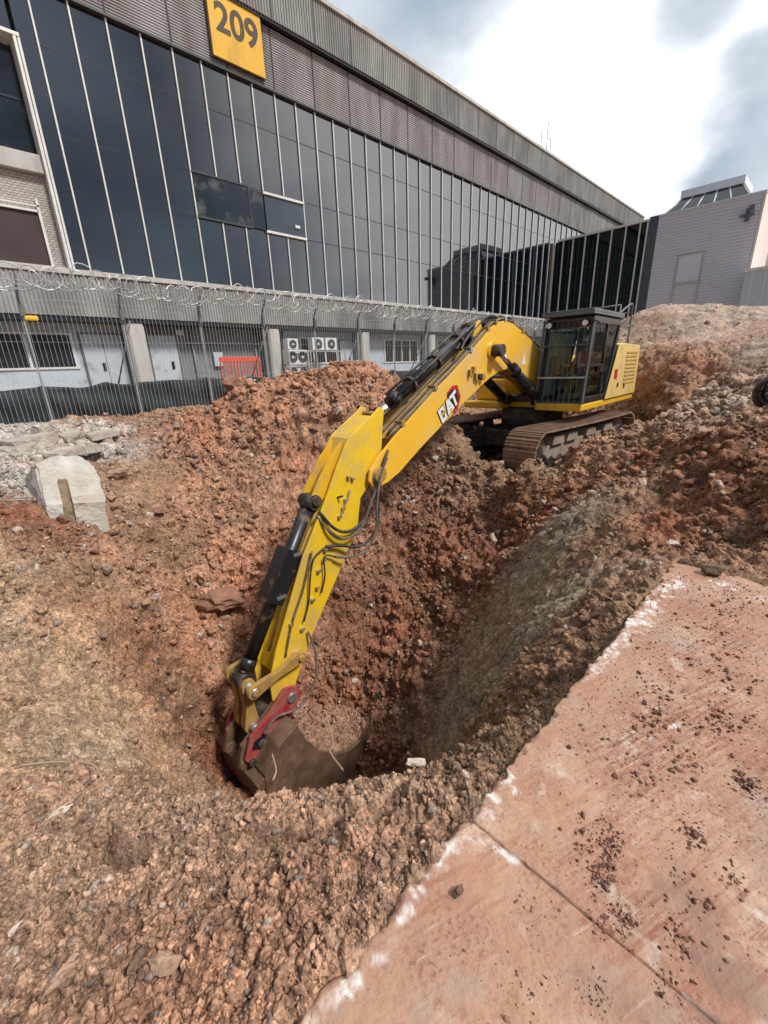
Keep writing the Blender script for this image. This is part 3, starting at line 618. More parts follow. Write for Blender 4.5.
make_slab(-4, X_J-.003, -5, .645, 'pavement'); make_slab(X_J+.003, X_E, -5, .635, 'pavement')

def slab_clods():
    cl = [(1.36, .42, .05, 6), (1.79, .10, .10, 26), (1.89, -.10, .07, 26), (1.5, .02, .08, 24), (1.29, .22, .06, 24), (1.2, .2, .05, 26), (1.13, .2, .05, 34), (1.07, .1, .06, 44), (.86, .1, .06, 26), (1.12, -.03, .06, 34), (1.43, -.11, .07, 20), (2.21, .04, .15, 26), (1.62, .22, .15, 18), (1.02, .16, .05, 34), (.99, -.03, .06, 26), (2.3, .3, .25, 30), (2.0, .25, .2, 34), (1.7, .4, .2, 18), (2.6, .1, .3, 26), (3.2, .2, .4, 26), (.7, .25, .15, 18), (.6, .45, .1, 6), (1.25, .3, .12, 16), (1.3, -.02, .15, 26), (.9, .32, .1, 14)]
    pos = []; s = []
    for x, y, w, n in cl:
        for _ in range(n*4):
            a = random.gauss(0, w*.55); b = random.gauss(0, w*.28); q = math.atan2(-.43, 1.15)+(.9 if random.random() < .5 else 0)
            px = x+a*math.cos(q)-b*math.sin(q); py = y+a*math.sin(q)+b*math.cos(q); dd = math.hypot(px, py)
            if px > 3.9 or py > .6: continue
            r = min(.0009*dd+.0005+random.expovariate(1/(.0013*dd+.0006)), .013+.002*dd); pos.append((px, py, r*.25)); s.append(r)
    for _ in range(2600):
        px = random.uniform(.35, 3.9); py = random.uniform(-.4, .6); r = .0012*math.hypot(px, py)*random.uniform(.5, 1.9)+.0006; pos.append((px, py, r*.3)); s.append(r)
    pos = np.array(pos); s = np.array(s); c = np.array([.25, .125, .085])*RNG.uniform(.6, 1.5, len(s))[:, None]
    scatter('mud_crumbs', pos, s, c, True, 'dark red mud crumbs dropped in clusters on the dusty concrete slab', 'mud')
slab_clods()

def on_ground(px, py, lo=1., hi=16.):
    """where the line of sight through a photo pixel first meets the built ground"""
    r = ray(px, py); r = r/math.hypot(r[0], r[1]); d = lo
    while d < hi:
        p = EYE+r*d
        if p[2] < gz(p[0], p[1]): return p
        d += .015
    return EYE+r*hi
def stone_at(name, px, py, wpx, hpx, m, label, seed, cat='stone', rz=0., sink=.15, flat=.75, **k):
    p = on_ground(px, py); dep = (RW.T@(p-EYE))[2]; w = wpx/2*dep/F*1.12; h = hpx/2*dep/F*1.2
    boulder(name, (p[0], p[1], p[2]+h*(1-sink)*.6), (w, w*.8, max(h, w*.45)), m, label, cat, rz=rz, seed=seed, flat=flat, group='loose stones in the foreground' if name == 'stone' else 'rocks on the banks of the pit', **k)
stone_at('rock', 230, 606, 46, 28, 'stoner', 'large flat red rock jutting from the bank left of the arm', 3, 'rock', rz=-.9)
boulder('rock', dist(415, 764, 1.78), (.085, .055, .05), 'stonew', 'whitish rounded rock on the crest beside the slab', 'rock', rz=-.6, seed=5, group='rocks on the banks of the pit')
stone_at('stone', 165, 966, 32, 22, 'stonet', 'pale tan angular stone near the bottom edge, right one of a pair', 8, rz=-.5)
stone_at('stone', 140, 966, 22, 24, 'stoneb', 'greyish brown stone left of the pale tan angular stone', 9, rz=.6)
stone_at('stone', 18, 932, 14, 16, 'stonew', 'small white stone at the far left of the foreground rubble', 12, rz=.2)
stone_at('stone', 60, 815, 20, 12, 'stonew', 'pale grey stone below the thin root at left', 13)
stone_at('stone', 108, 834, 22, 14, 'stonet', 'tan lump at the lip of the dark crack in the foreground', 15)
stone_at('stone', 235, 842, 16, 16, 'stonet', 'tan cobble in the middle of the foreground rubble', 16)
stone_at('rock', 702, 438, 26, 15, 'stonet', 'yellowish broken rock on the dark ridge at right', 17, 'rock')
stone_at('rock', 68, 975, 40, 30, 'stonet', 'big rounded soil lump low in the left foreground', 31, 'rock', sink=.5)
stone_at('rock', 318, 640, 26, 14, 'stoner', 'red rock beside the arm low in the pit', 19, 'rock')
stone_at('rock', 120, 477, 22, 12, 'stonet', 'flat pale stone on the brown bank right of the concrete footing', 20, 'rock')
stone_at('rock', 234, 389, 18, 16, 'stoner', 'round red boulder on top of the ridge before the netting', 22, 'rock', sink=0.)
stone_at('rock', 160, 515, 16, 12, 'stoner', 'dark red stone in the gully by the footing', 23, 'rock')
boulder('stone', (.775, .515, .016), (.027, .022, .024), 'stoneb', 'dark brown round stone alone on the near slab', seed=25, flat=.9)
boulder('stone', (3.93, .34, .045), (.10, .06, .055), 'stoneb', 'smooth olive brown cobble at the far corner of the slab', seed=26, flat=.8, amp=.12, ncut=3, rz=-1.0)

# ------------------------------------------------------------------ concrete footing and chunks
def slab_block(name, corners, thick, m, label, cat, seed=0, bev=.03, parent=None):
    """a broken slab: a polygon (world points) given thickness along its normal"""
    P = [Vector(c) for c in corners]; n = (P[1]-P[0]).cross(P[-1]-P[0]).normalized()
    if n.z < 0: n = -n
    cen = sum(P, Vector())/len(P); bm = bmesh.new()
    top = [bm.verts.new(p-cen) for p in P]; bot = [bm.verts.new(p-cen-n*thick) for p in P]; k = len(P)
    bm.faces.new(top); bm.faces.new(bot[::-1])
    for i in range(k): bm.faces.new([top[i], bot[i], bot[(i+1) % k], top[(i+1) % k]])
    bmesh.ops.recalc_face_normals(bm, faces=bm.faces); bmesh.ops.bevel(bm, geom=list(bm.edges), offset=bev, segments=2, affect='EDGES')
    bmesh.ops.triangulate(bm, faces=[f for f in bm.faces if len(f.verts) > 4]); bmesh.ops.subdivide_edges(bm, edges=[e for e in bm.edges if e.calc_length() > .12], cuts=5, use_grid_fill=True); bmesh.ops.triangulate(bm, faces=list(bm.faces)); bmesh.ops.subdivide_edges(bm, edges=[e for e in bm.edges if e.calc_length() > .12], cuts=2, use_grid_fill=True); bmesh.ops.triangulate(bm, faces=list(bm.faces))
    V = np.array([v.co[:] for v in bm.verts], np.float32); dd = ((fbm(V+seed*5, 5, 4, seed)-.5)*.10+(fbm(V+seed*3, 15, 3, seed)-.5)*.07)*min(1, thick*4)
    for v, q in zip(bm.verts, dd): v.co += v.co.normalized()*float(q)
    me = bpy.data.meshes.new(name); bm.to_mesh(me); bm.free(); me.materials.append(M[m]); o = bpy.data.objects.new(name, me); COL.objects.link(o); o.location = cen
    if label: tag(o, label, cat)
    return o
def footing():
    P = [dist(34, 465, 7.35), dist(48, 456, 7.45), dist(76, 455, 7.5), dist(93, 463, 7.48), dist(101, 480, 7.35), dist(105, 502, 7.2), dist(113, 535, 7.15), dist(100, 560, 7.1), dist(70, 565, 7.1), dist(56, 540, 7.1), dist(46, 505, 7.1)]
    o = slab_block('concrete_footing', P, .55, 'footing', 'pale concrete footing block with a rounded corner, exposed in the bank at left', 'footing', 4, .035)
    q = [dist(60, 474, 7.06), dist(70, 473, 7.08), dist(88, 555, 6.80), dist(75, 558, 6.79)]
    c = slab_block('groove', q, .26, 'orangebrown', None, None, 6, .01)
    md = o.modifiers.new('cut', 'BOOLEAN'); md.operation = 'DIFFERENCE'; md.solver = 'EXACT'; md.object = c; md.material_mode = 'TRANSFER'
    bpy.context.view_layer.update(); dg = bpy.context.evaluated_depsgraph_get(); me = bpy.data.meshes.new_from_object(o.evaluated_get(dg)); o.modifiers.clear(); o.data = me; bpy.data.objects.remove(c)
footing()
def chunk(px, py, d, w, h, t, rz, tilt, seed, label):
    c = dist(px, py, d-.35); ax = Vector((math.cos(rz), math.sin(rz), tilt)); ay = Vector((-math.sin(rz), math.cos(rz), tilt*.6)); rg = random.Random(seed); C = Vector(c)
    w *= .62; h *= .7; t *= 1.5; pts = [C+ax*w*a*rg.uniform(.8, 1.15)+ay*h*b*rg.uniform(.8, 1.15) for a, b in ((-.5, -.5), (.1, -.6), (.55, -.4), (.5, .4), (0, .55), (-.5, .5))]
    slab_block('concrete_chunk', pts, t, 'chunk', label, 'rubble', seed, .02)['group'] = 'broken concrete chunks at the foot of the fence'
for a in [(27, 437, 10.6, 1.2, .7, .2, .2, .08, 1, 'thick broken concrete slab nearest the netting at far left'),
          (10, 466, 9.4, 1.3, .8, .12, -.3, .1, 2, 'tilted pale concrete slab with a dark gap beneath at the left edge'),
          (8, 447, 10.3, .8, .8, .2, .5, .02, 3, 'grey concrete chunk at the left edge between two slabs'),
          (60, 450, 9.6, .8, .5, .12, .8, .12, 4, 'flat broken concrete piece just above the footing'),
          (86, 446, 9.9, .7, .5, .1, 1.2, -.1, 5, 'thin concrete flake right of the flat broken piece'),
          (70, 433, 10.8, .6, .5, .15, .3, .2, 6, 'pale concrete lump below the netting, left of the crushed grey patch'),
          (100, 432, 10.9, .9, .7, .08, .1, .08, 7, 'crushed grey concrete sheet at the foot of the netting'),
          (15, 492, 8.0, .6, .5, .1, 1.5, .3, 8, 'small tilted concrete piece left of the footing'),
          (42, 428, 11.3, .6, .4, .14, .7, -.15, 9, 'small concrete block against the netting at left')]: chunk(*a)

# ------------------------------------------------------------------ roots, wires
def root(px, label, r=.006, name='root', m='root'):
    pts = [dist(*q) for q in px]; o = MB().tube(catmull(pts, 6), r, None, 6).build(name, m); return tag(o, label, 'root')
root([(0, 770, 2.72), (25, 765, 2.66), (60, 762, 2.55), (90, 764, 2.4), (100, 775, 2.25), (112, 798, 2.08)], 'long thin root curling over the lip of the pit at far left', .006)
root([(326, 712, 4.55), (330, 730, 4.4), (333, 745, 4.3), (330, 752, 4.2), (343, 770, 3.9)], 'pale root hanging over the soil heaped in the bucket', .012)
root([(272, 754, 2.3), (276, 770, 2.1), (273, 780, 2.02)], 'short pale stick standing on the crest before the bucket', .006, 'stick')
root([(130, 822, 2.0), (150, 818, 1.95), (178, 808, 1.95)], 'thin twig lying along the dark crack in the foreground', .005, 'twig')

# ------------------------------------------------------------------ terminal building
D = 16.3; GZ = .68; BX0, BX1 = -9.0, 51.4
ZB, ZG, ZL, ZF = 4.66, 11.15, 12.92, 14.4
TZ = [9.9, 7.97, 6.68]
tb = thing('terminal_building', 'long terminal building with dark glass curtain wall over a ribbed concrete base', 'building', (20, D, GZ))
def tbuild(mb, name, m, bevel=0., par=None):
    o = mb.build(name, m, par or tb, bevel, xf=Matrix.Translation((-20, -D, -GZ))); return o
mull = [3.50+.889*0]
mull = [round(3.44+.41+.886*i, 3) for i in range(54)]
# glass bays
REC = 3.43     # right edge of the open recess
edges = [REC]+mull
for i in range(len(edges)-1):
    a, b = edges[i], edges[i+1]
    if a > BX1-.5: break
    b = min(b, BX1); mb = MB(); z0 = ZB
    cuts = [ZB]+TZ[::-1]+[ZG]
    tilt = random.uniform(-1, 1)*.0012
    for k in range(4):
        zl, zh = cuts[k]+.012, cuts[k+1]-.012; t1 = random.uniform(-1, 1)*.0025; t2 = random.uniform(-1, 1)*.0025
        # each pane a hair out of true, as real curtain walls are
        vs = [(a, D+t1, zl), (b, D-t1, zl), (b, D-t1+t2, zh), (a, D+t1+t2, zh)]; vb = [(x, y+.03, z) for x, y, z in vs]
        mb.add(vs+vb, [(0, 1, 2, 3), (4, 7, 6, 5), (0, 4, 5, 1), (3, 2, 6, 7)], 'glass')
    for z in TZ: mb.box((a, D-.006, z-.014), (b, D+.02, z+.014), 'transom')
    tbuild(mb, 'window', 'glass')
for x in mull:
    if x > BX1-.3: break
    segs = [(ZB, ZG)]
    if 7.5 < x < 8.6: segs = [(ZB, 6.66), (8.0, ZG)]
    elif 8.6 < x < 9.4: segs = [(ZB, 6.66), (8.0, ZG)]
    elif 9.95 < x < 11.7: segs = [(ZB, 6.66), (7.98, ZG)]
    mb = MB()
    for s0, s1 in segs: mb.box((x-.022, D-.06, s0), (x+.022, D-.003, s1))
    tbuild(mb, 'mullion', 'alu', .006)
# transom window patch
mb = MB(); mb.box((7.43, D-.06, 6.70), (9.40, D-.012, 7.96), 'glass_b'); mb.box((7.40, D-.09, 6.66), (9.42, D-.013, 6.72), 'alu_dark'); mb.box((7.40, D-.09, 7.95), (9.42, D-.013, 8.0), 'alu_dark'); tbuild(mb, 'service_window', 'glass_b')
mb = MB(); mb.box((9.44, D-.05, 6.70), (10.0, D-.012, 7.9), 'glass_b'); mb.box((9.40, D-.08, 6.66), (9.44, D-.013, 8.0), 'alu_dark'); tbuild(mb, 'service_window', 'glass_b')
mb = MB(); mb.box((10.05, D-.06, 6.72), (11.78, D-.014, 7.86), 'glass_dull'); mb.box((10.0, D-.12, 7.86), (11.82, D-.012, 7.94), 'alu'); mb.box((10.0, D-.12, 6.62), (11.82, D-.012, 6.70), 'alu'); mb.box((11.3, D-.12, 6.98), (11.52, D-.06, 7.08), 'white'); tbuild(mb, 'access_hatch', 'glass_dull', .004)
# louvre band
mb = MB(); z = ZG+.03; mb.box((BX0, D+.05, ZG), (BX1, D+.2, ZL), 'transom')
while z < ZL-.05:
    mb.prism([(D-.10, z-.02), (D-.05, z-.028), (D+.03, z+.02), (D+.03, z+.05), (D-.10, z+.022)], BX0, BX1, 'louvre', 'yz'); z += .072
for i in range(-7, 28):
    x = 3.85+1.772*i
    if BX0 < x < BX1: mb.box((x-.02, D-.115, ZG), (x+.02, D-.105, ZL), 'transom')
tbuild(mb, 'louvre_band', 'louvre'); tbuild(MB().box((BX0, D-.14, ZG-.07), (BX1, D+.06, ZG)), 'head_rail', 'alu_dark')
# ribbed roof fascia
def ribbed(x0, x1, y, z0, z1, pitch, depth, name, m, panel=1.772):
    pr = []; x = x0
    while x < x1: pr += [(x, y), (x+pitch*.5, y), (x+pitch*.62, y+depth), (x+pitch*.88, y+depth)]; x += pitch
    pr += [(x1, y), (x1, y+.5), (x0, y+.5)]
    mb = MB().prism(pr, z0, z1, m, 'xy')
    if name == 'fascia':
        for i in range(-7, 28):
            xj = 3.85+1.772*i
            if x0+.1 < xj < x1-.1: mb.box((xj-.02, y-.006, z0+.003), (xj+.02, y+.05, z1-.003), 'alu_dark')
    return tbuild(mb, name, None)
ribbed(BX0, BX1, D-.35, ZL+.06, ZF-.12, .11, .03, 'fascia', 'concrete_rib')
mb = MB(); mb.box((BX0, D-.42, ZF-.12), (BX1, D+.4, ZF), 'concrete_light'); mb.box((BX0, D-.30, ZL-.02), (BX1, D+.1, ZL+.058), 'transom')
tbuild(mb, 'coping', 'concrete_light', .0)
mb = MB(); mb.prism([(D-.3, ZF), (D+9, ZF+.9), (D+9, ZF-1), (D-.3, ZF-.2)], BX0, BX1, None, 'yz'); tbuild(mb, 'roof', 'concrete_light')
tbuild(MB().box((BX0, D+.6, GZ-1), (BX1, D+9, ZF-.5)), 'core_wall', 'wallgrey')
# spandrel, ribbed concrete beam
ribbed(BX0, BX1, D-.22, 3.40, ZB-.16, .10, .025, 'ribbed_beam', 'concrete_rib')
tbuild(MB().box((BX0, D-.26, ZB-.16), (BX1, D+.05, ZB-.02)), 'sill', 'concrete_light', .01)
tbuild(MB().box((BX0, D-.18, 3.26), (BX1, D+.6, 3.40)), 'soffit', 'transom')
for i, x in enumerate([-.35, 4.72, 9.79, 14.76, 19.8, 24.9, 29.9]):
    mb = MB(); mb.prism([(x-.27, D-.1), (x-.2, D-.17), (x+.2, D-.17), (x+.27, D-.1), (x+.27, D+.4), (x-.27, D+.4)], GZ-.4, 3.26, None, 'xy'); tbuild(mb, 'column', 'concrete_light', .02)
tbuild(MB().box((BX0, D+.5, GZ-.4), (BX1, D+.61, 3.3)), 'ground_floor_wall', 'wallgrey')
# pale door-coloured infill panels, windows and doors on the ground floor
Yw = D+.5
def infill(x0, x1, z0=GZ-.3, z1=3.26): tbuild(MB().box((x0, Yw-.03, z0), (x1, Yw-.002, z1)), 'infill_panel', 'doorgrey', .003)
infill(-.1, 4.45); infill(10.6, 14.45); infill(15.05, 19.5); infill(20.1, 24.6)
def win(x0, x1, z0, z1, n=2):
    f = MB(); f.box((x0-.06, Yw-.07, z0-.06), (x1+.06, Yw-.034, z0), 'alu'); f.box((x0-.06, Yw-.07, z1), (x1+.06, Yw-.034, z1+.06), 'alu')
    for k in range(n+1): x = x0+(x1-x0)*k/n; f.box((x-.035, Yw-.068, z0), (x+.035, Yw-.034, z1), 'alu')
    fo = tbuild(f, 'window', 'alu')
    p = MB().box((x0, Yw-.05, z0), (x1, Yw-.035, z1)); o = tbuild(p, 'pane', 'transom', 0, tb); o.parent = fo
win(-.4, 3.0, 2.0, 2.92, 3); win(11.4, 13.4, 1.95, 2.95, 3); win(16.6, 19.9-.7, 1.9, 2.95, 4); win(21, 24, 1.95, 2.95, 4)
def door(x0, x1, z1=2.92, double=False):
    d = MB(); d.box((x0, Yw-.08, GZ), (x1, Yw-.033, z1)); o = tbuild(d, 'door', 'doorgrey', .006)
    t = MB(); t.box((x0-.05, Yw-.09, GZ), (x0-.004, Yw-.031, z1+.05), 'galv_dark'); t.box((x1+.004, Yw-.09, GZ), (x1+.05, Yw-.031, z1+.05), 'galv_dark'); t.box((x0-.004, Yw-.09, z1+.004), (x1+.004, Yw-.031, z1+.05), 'galv_dark')
    if double: t.box(((x0+x1)/2-.008, Yw-.084, GZ), ((x0+x1)/2+.008, Yw-.0805, z1), 'galv_dark')
    f = tbuild(t, 'door_frame', 'galv_dark'); f.parent = o
    h = MB(); xm = (x0+x1)/2 if double else x1-.15; h.box((xm-.14, Yw-.1, 1.85), (xm-.05, Yw-.083, 2.1)); q = tbuild(h, 'handle', 'black'); q.parent = o
door(3.25, 4.4, 2.95, True); door(5.2, 6.12, 2.96); door(13.6, 14.4, 2.9)
for x_ in (4.46+.05, 6.7, 9.2, 10.5, 14.5): tbuild(MB().cyl((x_, Yw-.06, GZ), (x_, Yw-.06, 3.26), .035, None, 8), 'downpipe', 'fencepost')
tbuild(MB().box((6.5, Yw-.12, 2.7), (9.4, Yw-.04, 2.76)), 'cable_tray', 'fencepost'); tbuild(MB().box((7.4, Yw-.12, 1.9), (7.75, Yw-.002, 2.4)), 'meter_box', 'doorgrey', .01)
tbuild(MB().box((6.18, Yw-.1, 2.98), (6.42, Yw-.005, 3.16)), 'wall_lamp', 'white', .01)
# recess at the left: dark upper window, concrete beam, brick, maroon shutter, white trims
mb = MB(); mb.box((BX0, D+.35, 7.4), (REC-.14, D+.40, 9.8), 'glass_b'); mb.box((BX0, D+.33, 8.65), (REC-.14, D+.349, 8.70), 'transom'); tbuild(mb, 'upper_window', 'glass_b')
tbuild(MB().box((BX0, D+.02, 6.97), (REC-.12, D+.5, 7.4)), 'lintel_beam', 'concrete_light', .02)
tbuild(MB().box((BX0, D+.2, 4.5), (REC-.13, D+.45, 6.96)), 'brick_wall', 'brick')
tbuild(MB().box((BX0, D+.14, 4.62), (2.92, D+.198, 6.03)), 'shutter', 'maroon')
mb = MB(); mb.box((BX0, D+.08, 6.03), (2.95, D+.19, 6.09)); mb.box((2.93, D+.08, 4.6), (2.99, D+.19, 6.35)); mb.box((2.0, D+.08, 6.16), (3.0, D+.15, 6.2)); mb.box((1.45, D+.05, 4.6), (1.56, D+.135, 6.1)); tbuild(mb, 'shutter_frame', 'alu')
mb = MB(); mb.box((REC-.12, D-.10, ZB), (REC-.05, D+.4, 9.84)); mb.box((REC-.03, D-.09, ZB), (REC+.03, D+.02, 9.84)); mb.box((BX0, D-.10, 9.85), (REC+.03, D+.4, 9.93)); tbuild(mb, 'recess_frame', 'alu', .008)
mb = MB()
xx = REC-.9
for k in range(11): pass
for i in range(10):
    a = -5.5+.886*i; b = min(a+.886, REC+.42)
    if a > REC: break
    mb.box((a+.03, D-.0, 9.94), (b-.03, D+.03, ZG), 'glass'); mb.box((a-.032, D-.075, 9.94), (a+.032, D-.003, ZG), 'alu')
tbuild(mb, 'header_window', 'glass')
tbuild(MB().box((BX0, D-.05, ZB-.02), (REC-.14, D+.2, ZB+.04)), 'recess_sill', 'concrete_light')
# amber lamp
am = thing('amber_beacon', 'small yellow warning lamp under the ribbed beam at the left of the ground floor', 'lamp', (2.08, 16.08, 3.22))
MB().box((-.16, -.06, 0), (.16, .06, .13)).build('lens', 'amber', am, .04, 3); MB().box((-.12, .0, -.03), (.12, .06, 0)).build('bracket', 'black', am)
# sign 209
sg = thing('number_sign', 'yellow square sign reading 209 on the louvre band', 'sign', (9.58, D-.2, 12.15))
MB().box((-.93, -.06, -.87), (.93, .0, .90)).build('panel', 'signyel', sg, .008); MB().box((-.96, .002, -.9), (.96, .06, .93)).build('backing', 'alu_dark', sg)
def text_mesh(body, size, m, parent, loc, rot, name, ext=.006, bold=.0):
    cu = bpy.data.curves.new('txt', 'FONT'); cu.body = body; cu.size = size; cu.align_x = 'CENTER'; cu.align_y = 'CENTER'; cu.extrude = ext; cu.offset = bold
    t = bpy.data.objects.new('txt', cu); me = bpy.data.meshes.new_from_object(t); bpy.data.objects.remove(t); o = bpy.data.objects.new(name, me); me.materials.clear(); me.materials.append(M[m]); COL.objects.link(o); o.parent = parent; o.location = loc; o.rotation_euler = rot; return o
text_mesh('209', 1.02, 'signtxt', sg, (.03, -.066, .14), (PI/2, 0, 0), 'digits', .004, .022)
# roof antenna
an = thing('antenna', 'thin aerial mast on the far roof edge of the terminal', 'antenna', (36.4, 19.2, ZF+.2))
mb = MB(); mb.cyl((0, 0, 0), (0, 0, 3.6), .05, None, 6); mb.cyl((0, 0, 2.0), (.9, 0, 2.2), .045, None, 6); mb.cyl((.9, 0, .0), (.9, 0, 4.2), .05, None, 6); mb.cyl((0, 0, 2.6), (-.6, 0, 1.8), .04, None, 6); mb.cyl((.9, 0, 3.2), (1.5, 0, 3.2), .04, None, 6); mb.cyl((1.5, 0, 2.6), (1.5, 0, 3.6), .04, None, 6); mb.build('mast', 'galv', an)

# ------------------------------------------------------------------ glazed wing and clad tower
WX = 33.8; YT0, YT1 = 4.7, 9.62; ZW = 9.82
wg = thing('glazed_wing', 'dark glazed wing joining the terminal to the metal clad tower', 'building', (WX, 13, GZ))
Tw = Matrix.Translation((-WX, -13, -GZ))
wm = [16.25, 15.55, 14.86, 14.02, 13.17, 12.31, 11.45, 10.62]
ye = wm+[10.2]
for i in range(len(ye)-1):
    mb = MB(); mb.box((WX, ye[i+1], GZ), (WX+.03, ye[i], ZW-.12), 'glass_wing')
    for z in (3.2, 5.6, 7.8): mb.box((WX-.008, ye[i+1], z-.02), (WX-.001, ye[i], z+.02), 'transom')
    mb.build('window', None, wg, xf=Tw)
for i, y in enumerate(wm+[10.2]):
    w = .10 if i == 0 else .04
    MB().box((WX-.08, y-w, GZ), (WX-.002, y+w, ZW-.12)).build('mullion', 'alu', wg, .006, xf=Tw)
MB().box((WX-.12, 10.12, ZW-.12), (WX+.5, D-.36, ZW)).build('roof_edge', 'alu', wg, xf=Tw)
MB().box((WX+.035, 9.6, GZ), (WX+8, D-.36, ZW-.13)).build('core_wall', 'transom', wg, xf=Tw)
mb = MB(); 
for k in range(6): mb.box((WX-.03, 9.64+.09*k, GZ), (WX+.03, 9.64+.09*k+.05, ZW+.1))
mb.box((WX-.0, 9.62, GZ), (WX+.034, 10.16, ZW+.1)); mb.build('dark_end_panel', 'metaldark', wg, xf=Tw)
tw = thing('clad_tower', 'pale metal clad tower block with horizontal ribs and roof lantern', 'building', (WX, 7, GZ)); Tt = Matrix.Translation((-WX, -7, -GZ))
pr = []; z = GZ
while z < 9.75: pr += [(WX-.0, z), (WX-.06, z+.03), (WX-.06, z+.09), (WX-.0, z+.12)]; z += .17
pr += [(WX, 9.8), (WX+.3, 9.8), (WX+.3, GZ)]
MB().prism(pr, YT0+.02, YT1, None, 'xz').build('ribbed_cladding', 'metalclad', tw, xf=Tt)
MB().box((WX+.31, YT0, GZ), (WX+9, YT1, 9.78)).build('core_wall', 'metaldark', tw, xf=Tt)
MB().box((WX-.02, YT0-.12, 5.9), (WX+5.2, YT0-.002, 9.8)).build('side_wall', 'sunlit_pink', tw, xf=Tt)
MB().box((WX-.1, YT0-.14, 9.8), (WX+9, YT1+.02, 9.9)).build('coping', 'metalclad', tw, xf=Tt)
mb = MB()
for a, b in (((8.22, 5.9), (8.16, 7.45)), ((6.93, 5.9), (6.99, 7.45))): mb.box((WX-.1, a[0]-.03, 3), (WX-.062, a[0]+.03, 7.45))
mb.box((WX-.1, 6.9, 7.42), (WX-.062, 8.25, 7.48)); mb.box((WX-.14, 6.9, 5.84), (WX-.062, 8.25, 5.93)); mb.build('hatch_frame', 'galv', tw, xf=Tt)
MB().box((WX-.062, 6.99, 5.94), (WX-.02, 8.16, 7.41)).build('hatch', 'metalclad', tw, xf=Tt)
# lantern
lz0, lz1 = 9.9, 10.98; cx_, cy_ = WX+3.2, 7.55
def fr(x0, x1, y0, y1, z): return [(x0, y0, z), (x1, y0, z), (x1, y1, z), (x0, y1, z)]
lo = fr(WX+1.0, WX+5.6, 5.35, 9.9, lz0); hi_ = fr(WX+1.9, WX+4.7, 6.05, 9.0, lz1)
MB().add(lo+hi_, [(0, 1, 5, 4), (1, 2, 6, 5), (2, 3, 7, 6), (3, 0, 4, 7)]).build('lantern_glass', 'glass', tw, xf=Tt)
mb = MB()
for (a, b) in ((3, 0), (0, 1)):
    for k in range(6):
        t = k/5; p = Vector(lo[a]).lerp(Vector(lo[b]), t); q = Vector(hi_[a]).lerp(Vector(hi_[b]), t); mb.tube([p, q], .045, None, 4)
mb.build('lantern_bars', 'alu', tw, xf=Tt)
MB().box((WX+1.8, 5.95, lz1), (WX+4.8, 9.1, lz1+.42)).build('lantern_cap', 'metalclad', tw, .02, xf=Tt)
sc = thing('security_camera', 'small camera bracket high on the corner of the metal tower', 'camera', (WX-.05, 5.2, 8.9))
mb = MB(); mb.box((-.12, -.1, -.35), (0, .1, .3)); mb.cyl((-.1, 0, .1), (-.5, -.2, .15), .05, None, 8); mb.box((-.75, -.35, .05), (-.35, -.1, .27)); mb.box((-.2, -.3, -.1), (-.1, .35, 0)); mb.build('housing', 'galv_dark', sc)
ax_ = thing('annex_block', 'pale blue panelled block low at the right behind the mound', 'building', (32, 3, GZ))
mb = MB(); mb.box((0, -6, 0), (4, 1.5, 5.1)); mb.build('wall', 'lightblue', ax_); mb = MB()
for k in range(14): mb.box((-.03, -6+.55*k, 2.9), (-.002, -6+.55*k+.05, 5.1))
mb.build('panel_ribs', 'metalclad', ax_); MB().box((-.25, -6, 2.68), (-.002, 1.2, 2.86)).build('bumper_rail', 'galv_dark', ax_); MB().box((-.1, -6.02, 5.1), (4.1, 1.55, 5.25)).build('roof_edge', 'alu', ax_)

# ------------------------------------------------------------------ fence
FY = 13.4
fn = thing('security_fence', 'tall wire mesh fence topped with coiled razor wire before the terminal', 'fence', (0, FY, .5)); Tf = Matrix.Translation((0, -FY, -.5))
FX0, FX1 = -5, 29.5; FT = 3.35
bx = [1.59+2.05*i for i in range(-3, 14)]
for i in range(len(bx)-1):
    a, b = bx[i], bx[i+1]
    if a > FX1: break
    mb = MB(); n = 21
    for k in range(n):
        x = a+(b-a)*(k+.5)/n; w = .0028+.00008*max(0, x-5); mb.box((x-w, FY-w, .5), (x+w, FY+w, FT))
    for z in (1.6, 2.5, 3.3): mb.box((a, FY-.002, z-.002), (b, FY+.002, z+.002))
    mb.build('mesh_panel', 'galv', fn, xf=Tf)
for i, x in enumerate(bx):
    if x > FX1: break
    MB().box((x-.02, FY+.005, .3), (x+.02, FY+.045, FT+.02)).build('post', 'fencepost', fn, xf=Tf)
    mb = MB(); mb.tube([(x, FY-.02, FT-.28), (x, FY-.03, FT+.1), (x+.04, FY-.32, FT+.55)], .028, 'galv_dark', 6); mb.box((x-.04, FY-.08, FT-.3), (x+.04, FY-.0, FT-.05), 'galv_dark'); mb.build('bracket_arm', 'galv_dark', fn, xf=Tf)
    if i % 2 == 0:
        MB().tube([(x+.2, FY+.05, FT-.3), (x-.5, FY+1.1, .6)], .022, None, 6).build('brace', 'galv_dark', fn, xf=Tf)
rg = random.Random(3); mb = MB()
for off, rad, ph, pit in ((-.24, .27, 0, .34), (-.30, .22, 2.1, .41)):
    pts = []; t = 0; x = FX0
    while x < FX1:
        a = t*2*PI; jr = rad*(1+.25*math.sin(t*1.7+ph)+rg.uniform(-.06, .06)); pts.append((x+jr*math.cos(a+ph), FY+off+.10*math.sin(a*.5+ph)+rg.uniform(-.02, .02), 3.82+jr*math.sin(a+ph)*.85-.07*math.sin(x*1.53)+.05*math.sin(x*.7+ph))); t += 1/14; x += pit/14
    mb.tube(pts, .013, None, 4, smooth=False)
